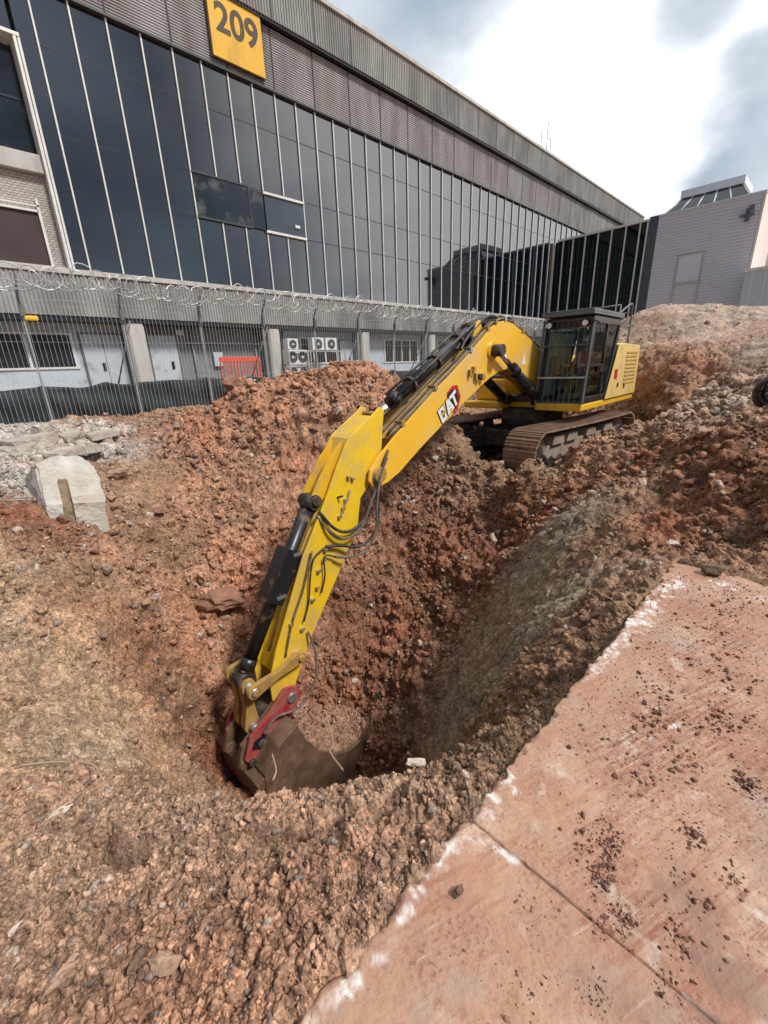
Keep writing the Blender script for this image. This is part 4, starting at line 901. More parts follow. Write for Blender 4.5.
for z, yo in ((3.42, -.02), (3.6, -.14), (3.78, -.28)): mb.tube([(x, FY+yo, z+.02*math.sin(x*3)) for x in np.arange(FX0, FX1, .4)], .004, None, 4)
mb.build('razor_wire', 'galv', fn, xf=Tf)
# netting screen: a creased cloth with scalloped top
def netting():
    nx, nz = 520, 14; vs = []; xs = np.linspace(FX0, 26, nx)
    for j in range(nz):
        for i, x in enumerate(xs):
            ph = ((x-1.59)/2.05*1.5) % 1; sag = .10*abs(math.sin(PI*ph))**.8*(.65+.35*math.sin(x*.9)); t = j/(nz-1)
            top = 1.53-sag+.015*math.sin(x*7); z = .48+(top-.48)*t
            y = FY+.16-.03*math.sin(x*5.1+2*t)*(1-.4*t)-.022*math.sin(x*13+t*5)-.035*math.sin(t*9+x*1.3)*.6-.05*abs(math.sin(PI*ph))*math.sin(t*3)
            vs.append((x, y-.02, z))
    fs = [(j*nx+i, j*nx+i+1, (j+1)*nx+i+1, (j+1)*nx+i) for j in range(nz-1) for i in range(nx-1)]
    o = MB().add(vs, fs, None, True).build('debris_netting', 'netting'); m_ = o.modifiers.new('solid', 'SOLIDIFY'); m_.thickness = .006
    tag(o, 'dark green debris netting tied along the bottom of the fence', 'netting')
netting()
# barrier, cone, AC units behind the fence
def barrier(x, y, label):
    t = thing('barrier', label, 'barrier', (x, y, GZ+.38)); mb = MB()
    mb.box((-.78, -.03, .95), (.78, .03, 1.12)); mb.box((-.78, -.03, .3), (.78, .03, .42)); mb.box((-.78, -.025, .1), (.78, .025, .2))
    for k in range(13): xx = -.76+k*.1267; mb.box((xx-.022, -.022, .1), (xx+.022, .022, 1.1))
    mb.build('panel', 'barrier', t, .01)
    for s in (-.6, .6): MB().box((s-.05, -.25, 0), (s+.05, .25, .1)).build('foot', 'black', t, .01)
barrier(7.7, 15.2, 'orange red plastic pedestrian barrier behind the fence')
cn = thing('traffic_cone', 'pale traffic cone standing right of the orange barrier', 'cone', (9.05, 15.0, GZ)); mb = MB(); mb.tube([(0, 0, .03), (0, 0, .78)], [.17, .03], None, 16); mb.build('cone_body', 'white', cn); MB().box((-.22, -.22, 0), (.22, .22, .03)).build('base', 'white', cn)
rk = thing('equipment_rack', 'light steel rack carrying air conditioning units before the ground floor', 'rack', (11, 15.9, GZ)); mb = MB()
for x in (-.95, -.02, .12, 2.0):
    for y in (-.25, .25): mb.box((x-.025, y-.025, 0), (x+.025, y+.025, 1.75 if x > 0.1 else 1.75))
for z in (.62, 1.2, 1.72):
    for y in (-.25, .25): mb.box((-.95, y-.02, z-.03), (2.0 if z > 1.3 else .0, y+.02, z))
mb.build('frame', 'galv', rk)
def ac(x, z, w, h, label):
    t = thing('air_conditioner', label, 'air conditioner', (x, 15.9, z), group='air conditioning units on the rack'); MB().box((-w/2, -.17, 0), (w/2, .17, h)).build('casing', 'white', t, .015)
    n = 2 if w > .8 else 1
    for k in range(n):
        cx = (k-.5*(n-1))*w/2; MB().cyl((cx, -.185, h/2), (cx, -.172, h/2), h*.4, None, 18).build('fan', 'fan', t)
        MB().cyl((cx, -.19, h/2), (cx, -.186, h/2), h*.1, None, 10).build('hub', 'white', t)
ac(10.52, GZ+1.21, .95, .55, 'white twin fan unit on the middle shelf of the rack'); ac(10.52, GZ+.63, .95, .5, 'white twin fan unit on the lowest shelf of the rack')
ac(11.62, GZ+1.75, .62, .5, 'white single fan unit on the top shelf, left of two'); ac(12.32, GZ+1.75, .62, .5, 'white single fan unit on the top shelf, right of two'); ac(10.35, GZ+1.77, .5, .42, 'small white unit at the left end of the rack top')
bxs = thing('wall_cabinet', 'white cabinet on the wall near the far columns', 'cabinet', (20.2, D-.3, 1.8)); MB().box((-.35, -.15, 0), (.35, .1, .6)).build('casing', 'white', bxs, .01)

# ------------------------------------------------------------------ excavator
EXC = (10.95, 5.14, -.51); EYAW = math.radians(182.5)
ex = thing('excavator', 'large yellow tracked excavator reaching its arm down into the pit', 'excavator', EXC, EYAW)
def B(mb, name, m=None, bevel=.0, par=None, xf=None, seg=2): return mb.build(name, m, par or ex, bevel, seg, xf)
# undercarriage, turned slightly against the house
UC = Matrix.Translation((.8, 0, -.12)) @ Matrix.Rotation(math.radians(-6), 4, 'Z')
uc_frame = MB(); uc_frame.box((-1.0, -.9, .35), (1.0, .9, .75)); uc_frame.prism([(-.9, -1.2), (-1.7, -1.25), (-1.7, -1.0), (-.7, -.6)], .3, .62, None, 'xy'); uc_frame.prism([(.9, -1.2), (1.7, -1.25), (1.7, -1.0), (.7, -.6)], .3, .62, None, 'xy'); uc_frame.prism([(-.9, 1.2), (-1.7, 1.25), (-1.7, 1.0), (-.7, .6)], .3, .62, None, 'xy'); uc_frame.prism([(.9, 1.2), (1.7, 1.25), (1.7, 1.0), (.7, .6)], .3, .62, None, 'xy')
B(uc_frame, 'undercarriage_frame', 'blackdirt', .03, xf=UC); B(MB().cyl((0, 0, .75), (0, 0, 1.22), .72, None, 40), 'slew_ring', 'blackdirt', xf=UC)
def track(side):
    yc = side*1.2; w = .36; L2 = 1.98; R = .42; zc = .53
    per = 4*L2+2*PI*R; n = 50; base_ = MB()
    inner = []
    for k in range(60):
        s = per*k/60
        inner.append(s)
    def at(s):
        s %= per
        if s < 2*L2: return (L2-s, zc+R-.02*math.sin(PI*s/(2*L2)), PI)
        s -= 2*L2
        if s < PI*R: a = PI/2+s/R; return (-L2+R*math.cos(a), zc+R*math.sin(a), a+PI/2)
        s -= PI*R
        if s < 2*L2: return (-L2+s, zc-R, 0)
        s -= 2*L2; a = -PI/2+s/R; return (L2+R*math.cos(a), zc+R*math.sin(a), a+PI/2)
    sh = MB()
    for k in range(n):
        x, z, a = at(per*k/n); ca, sa = math.cos(a), math.sin(a)
        def T(u, v): return (x+u*ca+v*sa, z+u*sa-v*ca)   # v outwards
        h = per/n/2*.97
        prof = [(-h, 0), (h, 0), (h, .028), (h*.72, .03), (h*.66, .058), (h*.5, .058), (h*.42, .03), (h*.1, .03), (h*.04, .054), (-h*.12, .054), (-h*.2, .03), (-h*.55, .03), (-h*.6, .054), (-h*.78, .054), (-h*.86, .028), (-h, .026)]
        sh.prism([T(u, v) for u, v in prof], yc-w, yc+w, 'track')
        sh.prism([T(u, v) for u, v in ((-h*.9, -.10), (h*.9, -.10), (h*.9, 0), (-h*.9, 0))], yc-.10, yc+.10, 'blackdirt')
    t = B(sh, 'track', None, xf=UC)
    fr_ = MB(); yo = yc; fr_.prism([(-1.6, .30), (1.55, .30), (1.75, .45), (1.6, .62), (-1.6, .66), (-1.85, .5)], yo-.17, yo+.17, 'trackworn')
    for q in (-1.1, -.2, .7, 1.3): fr_.prism([(q-.25, .62), (q+.25, .62), (q+.2, .80), (q-.2, .80)], yo-.2, yo+.24*side/abs(side), 'trackworn')
    f_ = B(fr_, 'track_frame', None, .02, xf=UC); f_.parent = t
    for k in range(9): x = -1.5+k*.375; q = B(MB().cyl((x, yo-.19, .28), (x, yo+.19, .28), .115, None, 16), 'roller', 'blackdirt', xf=UC); q.parent = t
    for x in (-.7, .7): q = B(MB().cyl((x, yo-.1, .82), (x, yo+.1, .82), .08, None, 14), 'roller', 'blackdirt', xf=UC); q.parent = t
    for nm, x in (('idler', L2), ('sprocket', -L2)):
        i_ = MB().cyl((x, yo-.12, zc), (x, yo+.12, zc), .33, 'trackworn', 28); i_.cyl((x, yo-.18, zc), (x, yo+.18, zc), .16, 'blackdirt', 18)
        if nm == 'sprocket':
            for k in range(18): a = 2*PI*k/18; i_.box((x+.32*math.cos(a)-.03, yo-.04, zc+.32*math.sin(a)-.03), (x+.32*math.cos(a)+.03, yo+.04, zc+.32*math.sin(a)+.03), 'trackworn')
        q = B(i_, nm, None, xf=UC); q.parent = t
track(1); track(-1)
# a step plate and walkway between the tracks' tops
B(MB().box((1.2, .92, .93), (1.75, 1.55, .97)), 'track_guard', 'trackworn', .005, xf=UC)
# deck
dk = MB(); dk.prism([(1.68, -1.42), (1.68, -.42), (1.2, -.38), (1.2, .38), (1.66, .44), (1.68, 1.46), (-2.2, 1.46), (-2.6, 1.2), (-2.6, -1.2), (-2.2, -1.42)], 1.11, 1.26, None, 'xy'); B(dk, 'deck', 'yellow', .03)
B(MB().box((-2.3, -.5, 1.262), (1.3, .5, 1.40)), 'centre_frame', 'blackdirt', .02)
# engine house, left side (door panels behind the cab)
bd = MB(); bd.prism([(.26, 1.265), (-.30, 2.44), (-.50, 2.485), (-.46, 1.265)], 1.475, 1.50, 'hood'); bd.prism([(-.45, 1.265), (-.45, 2.47), (-.62, 2.50), (-2.15, 2.46), (-2.22, 1.265)], .50, 1.50, 'hood'); B(bd, 'side_hood', None, .06)
v = MB()
B(MB().box((-.42, 1.501, 1.70), (-.20, 1.508, 1.92)), 'decal', 'decal_red')
for x, z in ((-.55, 1.5), (-1.1, 1.45)): B(MB().box((x-.04, 1.501, z), (x+.04, 1.515, z+.1)), 'latch', 'black')
for k in range(9): v.box((-1.95, 1.501, 1.55+.09*k), (-1.0, 1.515, 1.59+.09*k), 'yellow_dusty')
B(v, 'hood_grille', None)
B(MB().prism([(-.3, 1.265), (-.3, 2.15), (-2.2, 2.30), (-2.2, 1.265)], -1.40, .495, None), 'engine_hood', 'yellow', .06)
rb = MB(); rb.box((-.25, -1.40, 1.265), (1.15, -.55, 1.78), 'yellow'); rb.box((.6, -1.36, 1.782), (1.1, -.6, 1.86), 'blackdirt'); B(rb, 'tool_box', None, .04)
B(MB().box((-.2, -1.38, 1.783), (.55, -.58, 2.0)), 'fuel_tank', 'yellow_dusty', .05)
cw = MB(); cw.prism([(-2.21, 1.38), (-2.45, 1.30), (-2.75, .95), (-2.88, .4), (-2.88, -.4), (-2.75, -.95), (-2.45, -1.30), (-2.21, -1.38)], 1.15, 2.28, None, 'xy'); B(cw, 'counterweight', 'yellow', .08)
B(MB().cyl((-1.3, -.6, 2.2), (-1.3, -.6, 2.75), .07, None, 14), 'exhaust', 'blackdirt')
# cab -------------------------------------------------
cab = B(MB().box((-.28, .47, 1.262), (1.58, 1.45, 1.34)), 'cab', 'black', .01)
def C_(mb, name, m=None, bevel=.0): return mb.build(name, m, cab, bevel)
fx0, fx1 = 1.60, 1.42           # front bottom / top
def bar(mb, a, b, r=.035, m=None): mb.tube([a, b], r, m, 4, smooth=False)
fm = MB(); T_ = 2.96
for y in (.49, 1.43):
    fm.prism([(fx0, 1.30), (fx1, T_), (fx1-.08, T_), (fx0-.09, 1.30)], y-.035, y+.035, 'black')
    fm.prism([(.32, 1.30), (-.30, T_), (-.40, T_), (.20, 1.30)], y-.035, y+.035, 'black')
    fm.prism([(fx1, T_-.10), (fx1, T_), (-.38, T_), (-.34, T_-.10)], y-.034, y+.034, 'black')
    fm.box((.25, y-.03, 1.30), (fx0-.02, y+.03, 1.40), 'black')
fm.prism([(.60, 1.30), (.56, T_), (.49, T_), (.52, 1.30)], 1.40, 1.465, 'black')
fm.box((-.36, .46, 2.9), (fx1, 1.46, 3.0), 'black'); fm.box((-.42, .49, 1.3), (-.36, 1.43, 2.2), 'black')
fm.prism([(fx1, T_-.14), (fx1, T_), (fx1-.08, T_), (fx1-.08, T_-.14)], .5, 1.42, 'black')
C_(fm, 'cab_frame', None, .012)
gl = MB(); gl.prism([(fx0-.05, 1.40), (fx1-.03, T_-.12), (fx1-.04, T_-.12), (fx0-.06, 1.40)], .525, 1.395); C_(gl, 'windscreen', 'cabfront')
for nm, x0a, x1a, x0b, x1b in (('door_window', .62, fx0-.10, .58, fx1-.10), ('rear_side_window', .33, .50, -.26, .47)):
    g = MB(); g.prism([(x0a, 1.42), (x1a, 1.42), (x1b, T_-.1), (x0b, T_-.1)], 1.425, 1.432); C_(g, nm, 'cabglass')
g = MB(); g.prism([(.33, 1.42), (fx0-.10, 1.42), (fx1-.10, T_-.1), (-.26, T_-.1)], .488, .495); C_(g, 'right_side_window', 'cabglass')
C_(MB().box((-.35, .52, 1.34), (-.31, 1.40, T_-.12)), 'rear_panel', 'cabin_int', .01)
C_(MB().prism([(.33, 1.40), (fx0-.14, 1.40), (fx1-.12, 2.74), (-.2, 2.74)], .50, .52), 'reflection_panel', 'reflection_green')  # added opaque sheet inside the window, coloured as the ground's reflection
dr = MB(); dr.box((.62, 1.44, 2.02), (1.47, 1.47, 2.06)); dr.box((.7, 1.466, 1.9), (.85, 1.49, 2.0)); C_(dr, 'door_rail', 'black')
# falling object guard on the roof and bar guard in front
rg_ = MB(); rg_.box((-.42, .42, 3.02), (1.62, 1.50, 3.06))
for k in range(14): rg_.box((-.38+k*.145, .44, 3.06), (-.38+k*.145+.075, 1.48, 3.13))
rg_.box((-.42, .42, 3.06), (1.62, .47, 3.11)); rg_.box((-.42, 1.45, 3.06), (1.62, 1.50, 3.11)); C_(rg_, 'roof_guard', 'galv_dark', .008)
fg = MB()
def fpt(y, z, o=.07): t = (z-1.3)/(T_-1.3); return (fx0+(fx1-fx0)*t+o, y, z)
for k in range(9): y = .50+k*.115; bar(fg, fpt(y, 1.28), fpt(y, 2.94), .0065)
for z in (1.28, 1.80, 2.45, 2.94): bar(fg, fpt(.45, z, .075), fpt(1.47, z, .075), .018)
for y in (.45, 1.47): bar(fg, fpt(y, 1.26), fpt(y, 2.97), .024)
C_(fg, 'front_guard', 'galv_dark')
B(MB().box((1.665, .46, 1.79), (1.69, 1.46, 1.825)), 'guard_rail', 'galv', .004, cab)
for y in (.60, 1.33):
    l = MB(); l.cyl((1.52, y, 2.86), (1.60, y, 2.86), .062, 'black', 16); lo_ = C_(l, 'work_light'); lens = MB().cyl((1.601, y, 2.86), (1.615, y, 2.86), .055, None, 16).build('lens', 'lampwhite', lo_)
mi = MB(); mi.tube([(1.5, 1.48, 2.9), (1.62, 1.62, 2.85), (1.60, 1.66, 2.6)], .014, 'black', 6); mi.box((1.57, 1.56, 2.30), (1.62, 1.78, 2.66), 'black'); C_(mi, 'mirror', None, .01)
# seat, console and levers
st = MB(); st.box((.0, .72, 1.55), (.55, 1.22, 1.72)); st.box((-.08, .74, 1.72), (.08, 1.20, 2.40)); st.box((-.06, .82, 2.40), (.06, 1.12, 2.62)); st.box((.05, .75, 1.34), (.45, 1.2, 1.55)); C_(st, 'seat', 'cabin_int', .04)
cs = MB(); 
for y in (.64, 1.24): cs.box((.2, y-.07, 1.5), (.85, y+.07, 1.85)); cs.cyl((.78, y, 1.85), (.82, y, 2.05), .025, None, 10)
cs.box((1.15, .55, 1.85), (1.25, .75, 2.25)); cs.box((.95, .8, 1.34), (1.35, 1.15, 1.45)); C_(cs, 'console', 'cabin_int', .01)
# handrails
hr = MB(); hr.tube([(-.25, 1.40, 2.45), (-.25, 1.42, 3.05), (-.30, 1.42, 3.30)], .018); hr.tube([(-.30, .55, 3.28), (-.30, 1.42, 3.30)], .018)
hr.tube(catmull([(-1.3, 1.40, 2.47), (-1.3, 1.40, 3.25), (-1.15, 1.40, 3.38), (-.3, 1.40, 3.12)], 5), .02); hr.tube([(-1.3, 1.40, 2.9), (-.3, 1.40, 2.85)], .016); hr.tube([(-1.3, 1.40, 3.2), (-1.3, .5, 3.2)], .016); B(hr, 'handrail', 'galv_dark')
h2 = MB(); h2.tube(catmull([(1.0, -1.35, 1.8), (1.0, -1.35, 2.9), (.85, -1.35, 3.0), (-.4, -1.35, 3.0), (-.5, -1.35, 2.9), (-.5, -1.35, 2.0)], 6), .02); h2.tube([(1.0, -1.35, 2.4), (-.5, -1.35, 2.4)], .016); h2.tube(catmull([(1.0, -.7, 1.8), (1.0, -.7, 2.9), (.85, -.7, 3.0), (.2, -.7, 3.0)], 5), .02); h2.tube([(.25, -1.35, 3.0), (.25, -1.35, 2.0)], .016); B(h2, 'handrail', 'galv_dark')
B(MB().cyl((-.55, 1.05, 2.5), (-.55, 1.05, 2.62), .05, None, 12), 'beacon', 'amber')

# boom -------------------------------------------------
top = [(.35, 1.85), (1.29, 2.42), (1.8, 2.62), (2.28, 2.79), (2.62, 2.89), (2.95, 2.93), (3.25, 2.89), (3.50, 2.78), (3.81, 2.58), (4.73, 2.03), (5.51, 1.61), (6.3, 1.12), (6.66, .88)]
tipc = [(6.84, .72), (6.88, .56), (6.80, .45), (6.66, .42)]
bot = [(6.45, .45), (6.18, .55), (5.66, .84), (5.1, 1.12), (4.38, 1.47), (3.75, 1.76), (3.46, 1.88), (3.1, 1.99), (2.79, 2.03), (2.45, 2.00), (2.15, 1.93), (1.45, 1.72), (.8, 1.38), (.35, 1.40)]
boom_poly = top+tipc+bot
inset_top = [(x, z-.035) for x, z in top]
bm_ = MB(); hw = .29
for s in (-1, 1): bm_.prism(boom_poly, s*hw, s*(hw-.035), 'yellow_boom')
cen = [(x, z-.03) for x, z in top[:-1]]+[(6.25, 1.10), (6.2, .60)]+[(x, z+.03) for x, z in bot[1:]]
bm_.prism(cen, hw-.036, -(hw-.036), 'yellow_dusty')
boom = B(bm_, 'boom', None, .008)
# weld flanges / bosses
bs = MB(); bs.cyl((3.42, -.42, 2.38), (3.42, .46, 2.38), .10, 'blackdirt', 20); bs.cyl((3.42, -.33, 2.38), (3.42, .33, 2.38), .17, 'yellow', 24); bs.cyl((6.68, -.36, .62), (6.68, .36, .62), .12, 'yellow_worn', 20); bs.cyl((.6, -.42, 1.62), (.6, .42, 1.62), .13, 'blackdirt', 20)
B(bs, 'boom_pins', None, 0, boom)
# mounting lugs and valve on the boom side
lg = MB()
for x, z in ((4.22, 2.00), (4.10, 2.05), (4.02, 1.93)): lg.box((x-.03, hw+.002, z-.06), (x+.03, hw+.06, z+.06), 'yellow_worn')
lg.cyl((3.93, hw, 1.93), (3.93, hw+.10, 1.93), .05, 'blackdirt', 12); lg.cyl((3.80, hw, 1.92), (3.80, hw+.08, 1.92), .06, 'yellow_worn', 12); B(MB().prism([(1.95, 2.1), (2.05, 2.35), (2.15, 2.1)], hw+.002, hw+.008), 'decal', 'decal_white', 0, boom)
B(lg, 'boom_brackets', None, .004, boom)
# hose bundle along the boom's upper edge
hs = MB(); rg = random.Random(5)
def along(off, y, x0=1.1, x1=6.55, wob=.01):
    out = []
    P = [Vector((x, 0, z)) for x, z in top if x0 <= x <= x1]
    cm = catmull(P, 5)
    for k, p in enumerate(cm):
        t = (cm[min(k+1, len(cm)-1)]-cm[max(k-1, 0)]).normalized(); n = Vector((-t.z, 0, t.x)); n = n if n.z > 0 else -n
        q = p+n*(off+wob*math.sin(k*.9+off*50)); out.append((q.x, y+wob*math.cos(k*.7), q.z))
    return out
for off, y, r, m_ in ((.03, .27, .018, 'hose_dusty'), (.03, .225, .016, 'yellow_worn'), (.045, .18, .02, 'rubber'), (.03, .02, .02, 'hose_dusty'), (.03, -.24, .02, 'hose_dusty'), (.05, -.18, .018, 'rubber')): hs.tube(along(off, y), r, m_, 6)
for x0, y in ((1.2, .1), (1.2, -.05), (1.2, -.12)): hs.tube(along(.09, y, 1.2, 3.9, .02), .026, 'rubber', 7)
for k in range(9):
    pts = along(.035, .25); p = pts[int((k+.6)/9*len(pts))]; hs.box((p[0]-.04, p[1]-.10, p[2]-.05), (p[0]+.04, p[1]+.055, p[2]+.03), 'steel' if k % 3 == 0 else 'yellow_worn')
B(hs, 'boom_hoses', None, 0, boom)
# hump of fittings over the bend
ft = MB(); rg = random.Random(9)
for k in range(16):
    a = rg.uniform(2.4, 4.1); zt = np.interp(a, [p[0] for p in top], [p[1] for p in top]); y = rg.uniform(-.2, .24)
    ft.box((a-.05, y-.04, zt-.02), (a+.05, y+.04, zt+rg.uniform(.05, .12)), rg.choice(['steel', 'yellow_worn', 'blackdirt', 'blackdirt']))
B(ft, 'boom_fittings', None, .008, boom)
# logo: the letters in white with a dark and red hexagon behind the last letters, on both boom sides
ang = math.atan2(1.80-1.25, 4.63-5.04)
def logo():
    # baseline from (5.10,1.30) rising towards the house; text reads along -x
    base_p = Vector((4.80, hw, 1.50)); dirv = Vector((-.83, 0, .557)).normalized(); upv = Vector((.557, 0, .83)).normalized(); upv = Vector((dirv.z, 0, -dirv.x)); 
    if upv.z < 0: upv = -upv
    def P(u, v, o): q = base_p+dirv*u+upv*v; return (q.x, hw+o, q.z)
    mb = MB()
    def pl(pts, o, m_): 
        f = [P(u, v, o) for u, v in pts]; b = [P(u, v, o-.002) for u, v in pts]; n = len(pts)
        area = sum(pts[i][0]*pts[(i+1) % n][1]-pts[(i+1) % n][0]*pts[i][1] for i in range(n))
        mb.add(f+b, [list(range(n)), list(range(n, 2*n))[::-1]]+[[i, (i+1) % n, n+(i+1) % n, n+i] for i in range(n)], m_)
    pl([(-.02, -.20), (.16, -.22), (.34, -.10), (.36, .14), (.22, .22), (.02, .22)], .004, 'decal_red')
    pl([(-.03, -.15), (.14, -.17), (.27, -.08), (.29, .10), (.16, .18), (.0, .18)], .0075, 'decal_black')
    def letter(polys, o, m_):
        for q in polys: pl(q, o, m_)
    H = .13
    def sh(q): return [(u+.0, v) for u, v in q]
    Cc = [[(-.36, H), (-.18, H), (-.18, H-.055), (-.36, H-.055)], [(-.36, H-.055), (-.30, H-.055), (-.30, -H+.055), (-.36, -H+.055)], [(-.36, -H+.055), (-.18, -H+.055), (-.18, -H), (-.36, -H)], [(-.235, H-.055), (-.18, H-.055), (-.18, H-.10), (-.235, H-.10)], [(-.235, -H+.10), (-.18, -H+.10), (-.18, -H+.055), (-.235, -H+.055)]]
    Aa = [[(-.15, -H), (-.085, -H), (-.01, H), (-.085, H)], [(.01, -H), (.075, -H), (.0, H), (-.0745, H)], [(-.10, -.07), (.03, -.07), (.015, -.025), (-.085, -.025)]]
    Tt_ = [[(.03, H), (.25, H), (.25, H-.06), (.03, H-.06)], [(.11, H-.06), (.17, H-.06), (.17, -H), (.11, -H)]]
    for g_ in (Cc, Aa, Tt_):
        cu = sum(p[0] for q in g_ for p in q)/sum(len(q) for q in g_)
        for q in g_:
            c0 = (sum(p[0] for p in q)/len(q), sum(p[1] for p in q)/len(q))
            pl([(p[0]+(.014 if p[0] > c0[0] else -.014), p[1]+(.014 if p[1] > c0[1] else -.014)) for p in q], .0105, 'decal_black')
    off = [0]
    for g_ in (Cc, Aa, Tt_):
        for q in g_: off[0] += 1; pl(q, .0125+.0004*off[0], 'decal_white')
    pl([(-.11, -.1395), (.03, -.1395), (-.04, -.06)], .0175, 'decal_yel')
    B(mb, 'logo', None, 0, boom)
logo()
# boom cylinders
def hydraulic(name, a, b, r, rr, split, y, par=None, mbar='black', extra=None):
    a = Vector((a[0], y, a[1])); b = Vector((b[0], y, b[1])); d = (b-a).normalized(); s = a.lerp(b, split)
    mb = MB(); mb.tube([a, s], r, mbar, 20); mb.tube([s-d*.12, s+d*.04], r*1.16, mbar, 20); mb.tube([a-d*.02, a+d*.10], r*1.12, 'blackdirt', 16)
    e = Vector((0, 1, 0)); mb.tube([a-e*r*1.3, a+e*r*1.3], r*1.15, 'blackdirt', 18)
    if extra: extra(mb, a, s, d)
    o = B(mb, name, None, 0, par); q = MB(); q.tube([s, b], rr, 'chrome', 16); q.tube([b-e*rr*2, b+e*rr*2], rr*2.0, 'blackdirt', 18); B(q, 'rod', None, 0, o); return o
def boomext(mb, a, s, d): mb.tube([a+d*.2+Vector((0, 0, .1)), s+Vector((0, 0, .13))], .02, 'blackdirt', 6)
hydraulic('boom_cylinder', (1.45, 1.32), (3.42, 2.38), .105, .055, .66, .42, extra=boomext); hydraulic('boom_cylinder', (1.45, 1.32), (3.42, 2.38), .105, .055, .66, -.42, extra=boomext)
# stick cylinder over the boom
def scx(mb, a, s, d):
    for yy in (-.13, .13): mb.tube([a+Vector((0, yy, .12)), s+Vector((0, yy, .10))], .024, 'rubber', 6)
    for k in (.2, .5, .8): p = a.lerp(s, k); mb.tube([p-d*.03, p+d*.03], .14, 'blackdirt', 14)
hydraulic('stick_cylinder', (3.72, 2.78), (6.42, 1.42), .105, .055, .84, 0, extra=scx)
B(MB().prism([(3.55, 2.70), (3.65, 2.92), (3.80, 2.88), (3.95, 2.45)], .10, .16, 'yellow').prism([(3.55, 2.70), (3.65, 2.92), (3.80, 2.88), (3.95, 2.45)], -.16, -.10, 'yellow'), 'cylinder_lug', None, .01, boom)
hb = MB()
for k in range(5):
    y = -.2+.1*k; hb.tube(catmull([(2.9, y, 2.95), (3.35, y*.8, 2.96+.012*k), (3.8, y*.7, 2.78), (4.15, y*.8, 2.56), (4.35, y, 2.40)], 6), .026, 'rubber', 7)
B(hb, 'boom_top_hoses', None, 0, boom)
# stick
sp = [(6.40, 1.56), (6.50, 1.60), (6.62, 1.52), (7.14, 1.24), (7.24, 1.12), (7.42, .85), (7.62, .50), (8.13, -.26), (8.73, -1.46), (8.88, -1.86), (8.88, -2.18), (8.75, -2.32), (8.55, -2.28), (8.40, -1.98), (8.10, -1.50), (7.47, -.68), (7.08, -.12), (6.99, .30), (6.80, .47), (6.62, .44), (6.52, .62), (6.49, .98), (6.44, 1.35)]
sk = MB(); sw = .205
for s in (-1, 1): sk.prism(sp, s*sw, s*(sw-.03), 'yellow_stick')
spi = [(x+(.03 if x < 7.3 and z > .9 else 0), z-(.0 if z < 1 else .035)) for x, z in sp]
core = [(6.57, 1.35), (6.63, 1.485), (7.13, 1.215), (7.34, .90), (7.57, .50), (8.08, -.28), (8.68, -1.48), (8.78, -1.8), (8.50, -1.98), (8.14, -1.48), (7.51, -.66), (7.12, -.10), (7.03, .32), (6.75, .52), (6.55, .9)]
sk.prism(core, sw-.031, -(sw-.031), 'yellow_stick'); stick = B(sk, 'stick', None, .008)
# front top plate between the ears, and the cylinder lug ribs
rbz = MB(); 
for y in (-.10, .10): rbz.prism([(7.2, 1.19), (7.46, .98), (7.72, .66), (7.86, .44), (7.80, .34), (7.58, .46), (7.3, .88)], y-.018, y+.018, 'yellow')
B(rbz, 'stick_ribs', None, .004, stick)
for x, z, w_, r_, m_ in ((7.76, .44, .16, .07, 'blackdirt'), (6.46, 1.48, .20, .045, 'yellow_worn'), (6.68, .62, .245, .13, 'blackdirt'), (8.68, -2.18, .26, .10, 'yellow_worn'), (8.42, -1.68, .26, .09, 'yellow_worn')): B(MB().cyl((x, -w_, z), (x, w_, z), r_, None, 18), 'pin', m_, 0, stick)
for x, z, m_ in ((7.14, .64, 'yellow_worn'), (7.22, .68, 'yellow_worn'), (7.30, .36, 'steel'), (7.36, .24, 'yellow_worn'), (7.44, .14, 'steel'), (7.75, -.28, 'steel'), (7.8, -.42, 'steel'), (7.9, -.55, 'steel'), (7.95, -.8, 'yellow_worn'), (8.05, -.95, 'steel'), (8.28, -1.32, 'steel'), (8.45, -1.15, 'steel')): B(MB().box((x-.03, sw+.002, z-.022), (x+.03, sw+.045, z+.022)), 'bracket', m_, .006, stick)
hz = MB()
def hose(pts, r=.02, m_='rubber'): hz.tube(catmull(pts, 7), r, m_, 7)
hose([(6.45, .30, .95), (6.62, .34, .75), (6.78, .36, .45), (6.80, .38, .05), (6.90, .38, -.25), (7.2, .34, -.38), (7.5, .28, -.28), (7.75, .24, -.22)], .022)
hose([(6.5, .33, .85), (6.7, .36, .6), (6.84, .40, .2), (6.9, .42, -.15), (7.1, .40, -.45), (7.4, .34, -.48), (7.62, .27, -.42)], .02, 'hose_dusty')
hose([(6.62, .32, .65), (6.85, .33, .35), (7.05, .32, .0), (7.35, .3, -.1), (7.6, .27, .02), (7.78, .2, .30)], .024)
hose([(6.66, .33, .60), (6.92, .35, .22), (7.15, .33, -.12), (7.45, .3, -.18), (7.68, .27, 0.), (7.82, .18, .25)], .02, 'hose_dusty')
hose([(7.75, .24, -.22), (7.98, .25, -.32), (8.08, .25, -.6), (8.14, .24, -.95), (8.25, .24, -1.2)], .013)
hose([(7.62, .26, -.42), (7.8, .25, -.36), (7.82, .25, -.65), (7.9, .24, -.9)], .012)
hose([(8.0, .25, -.2), (8.2, .24, -.7), (8.45, .24, -1.15), (8.6, .22, -1.6)], .016, 'hose_dusty')
hose([(8.20, .24, -1.4), (8.18, .34, -1.75), (8.3, .42, -2.1), (8.62, .42, -2.35), (8.95, .38, -2.3), (9.15, .35, -2.45)], .018, 'hose_dusty')
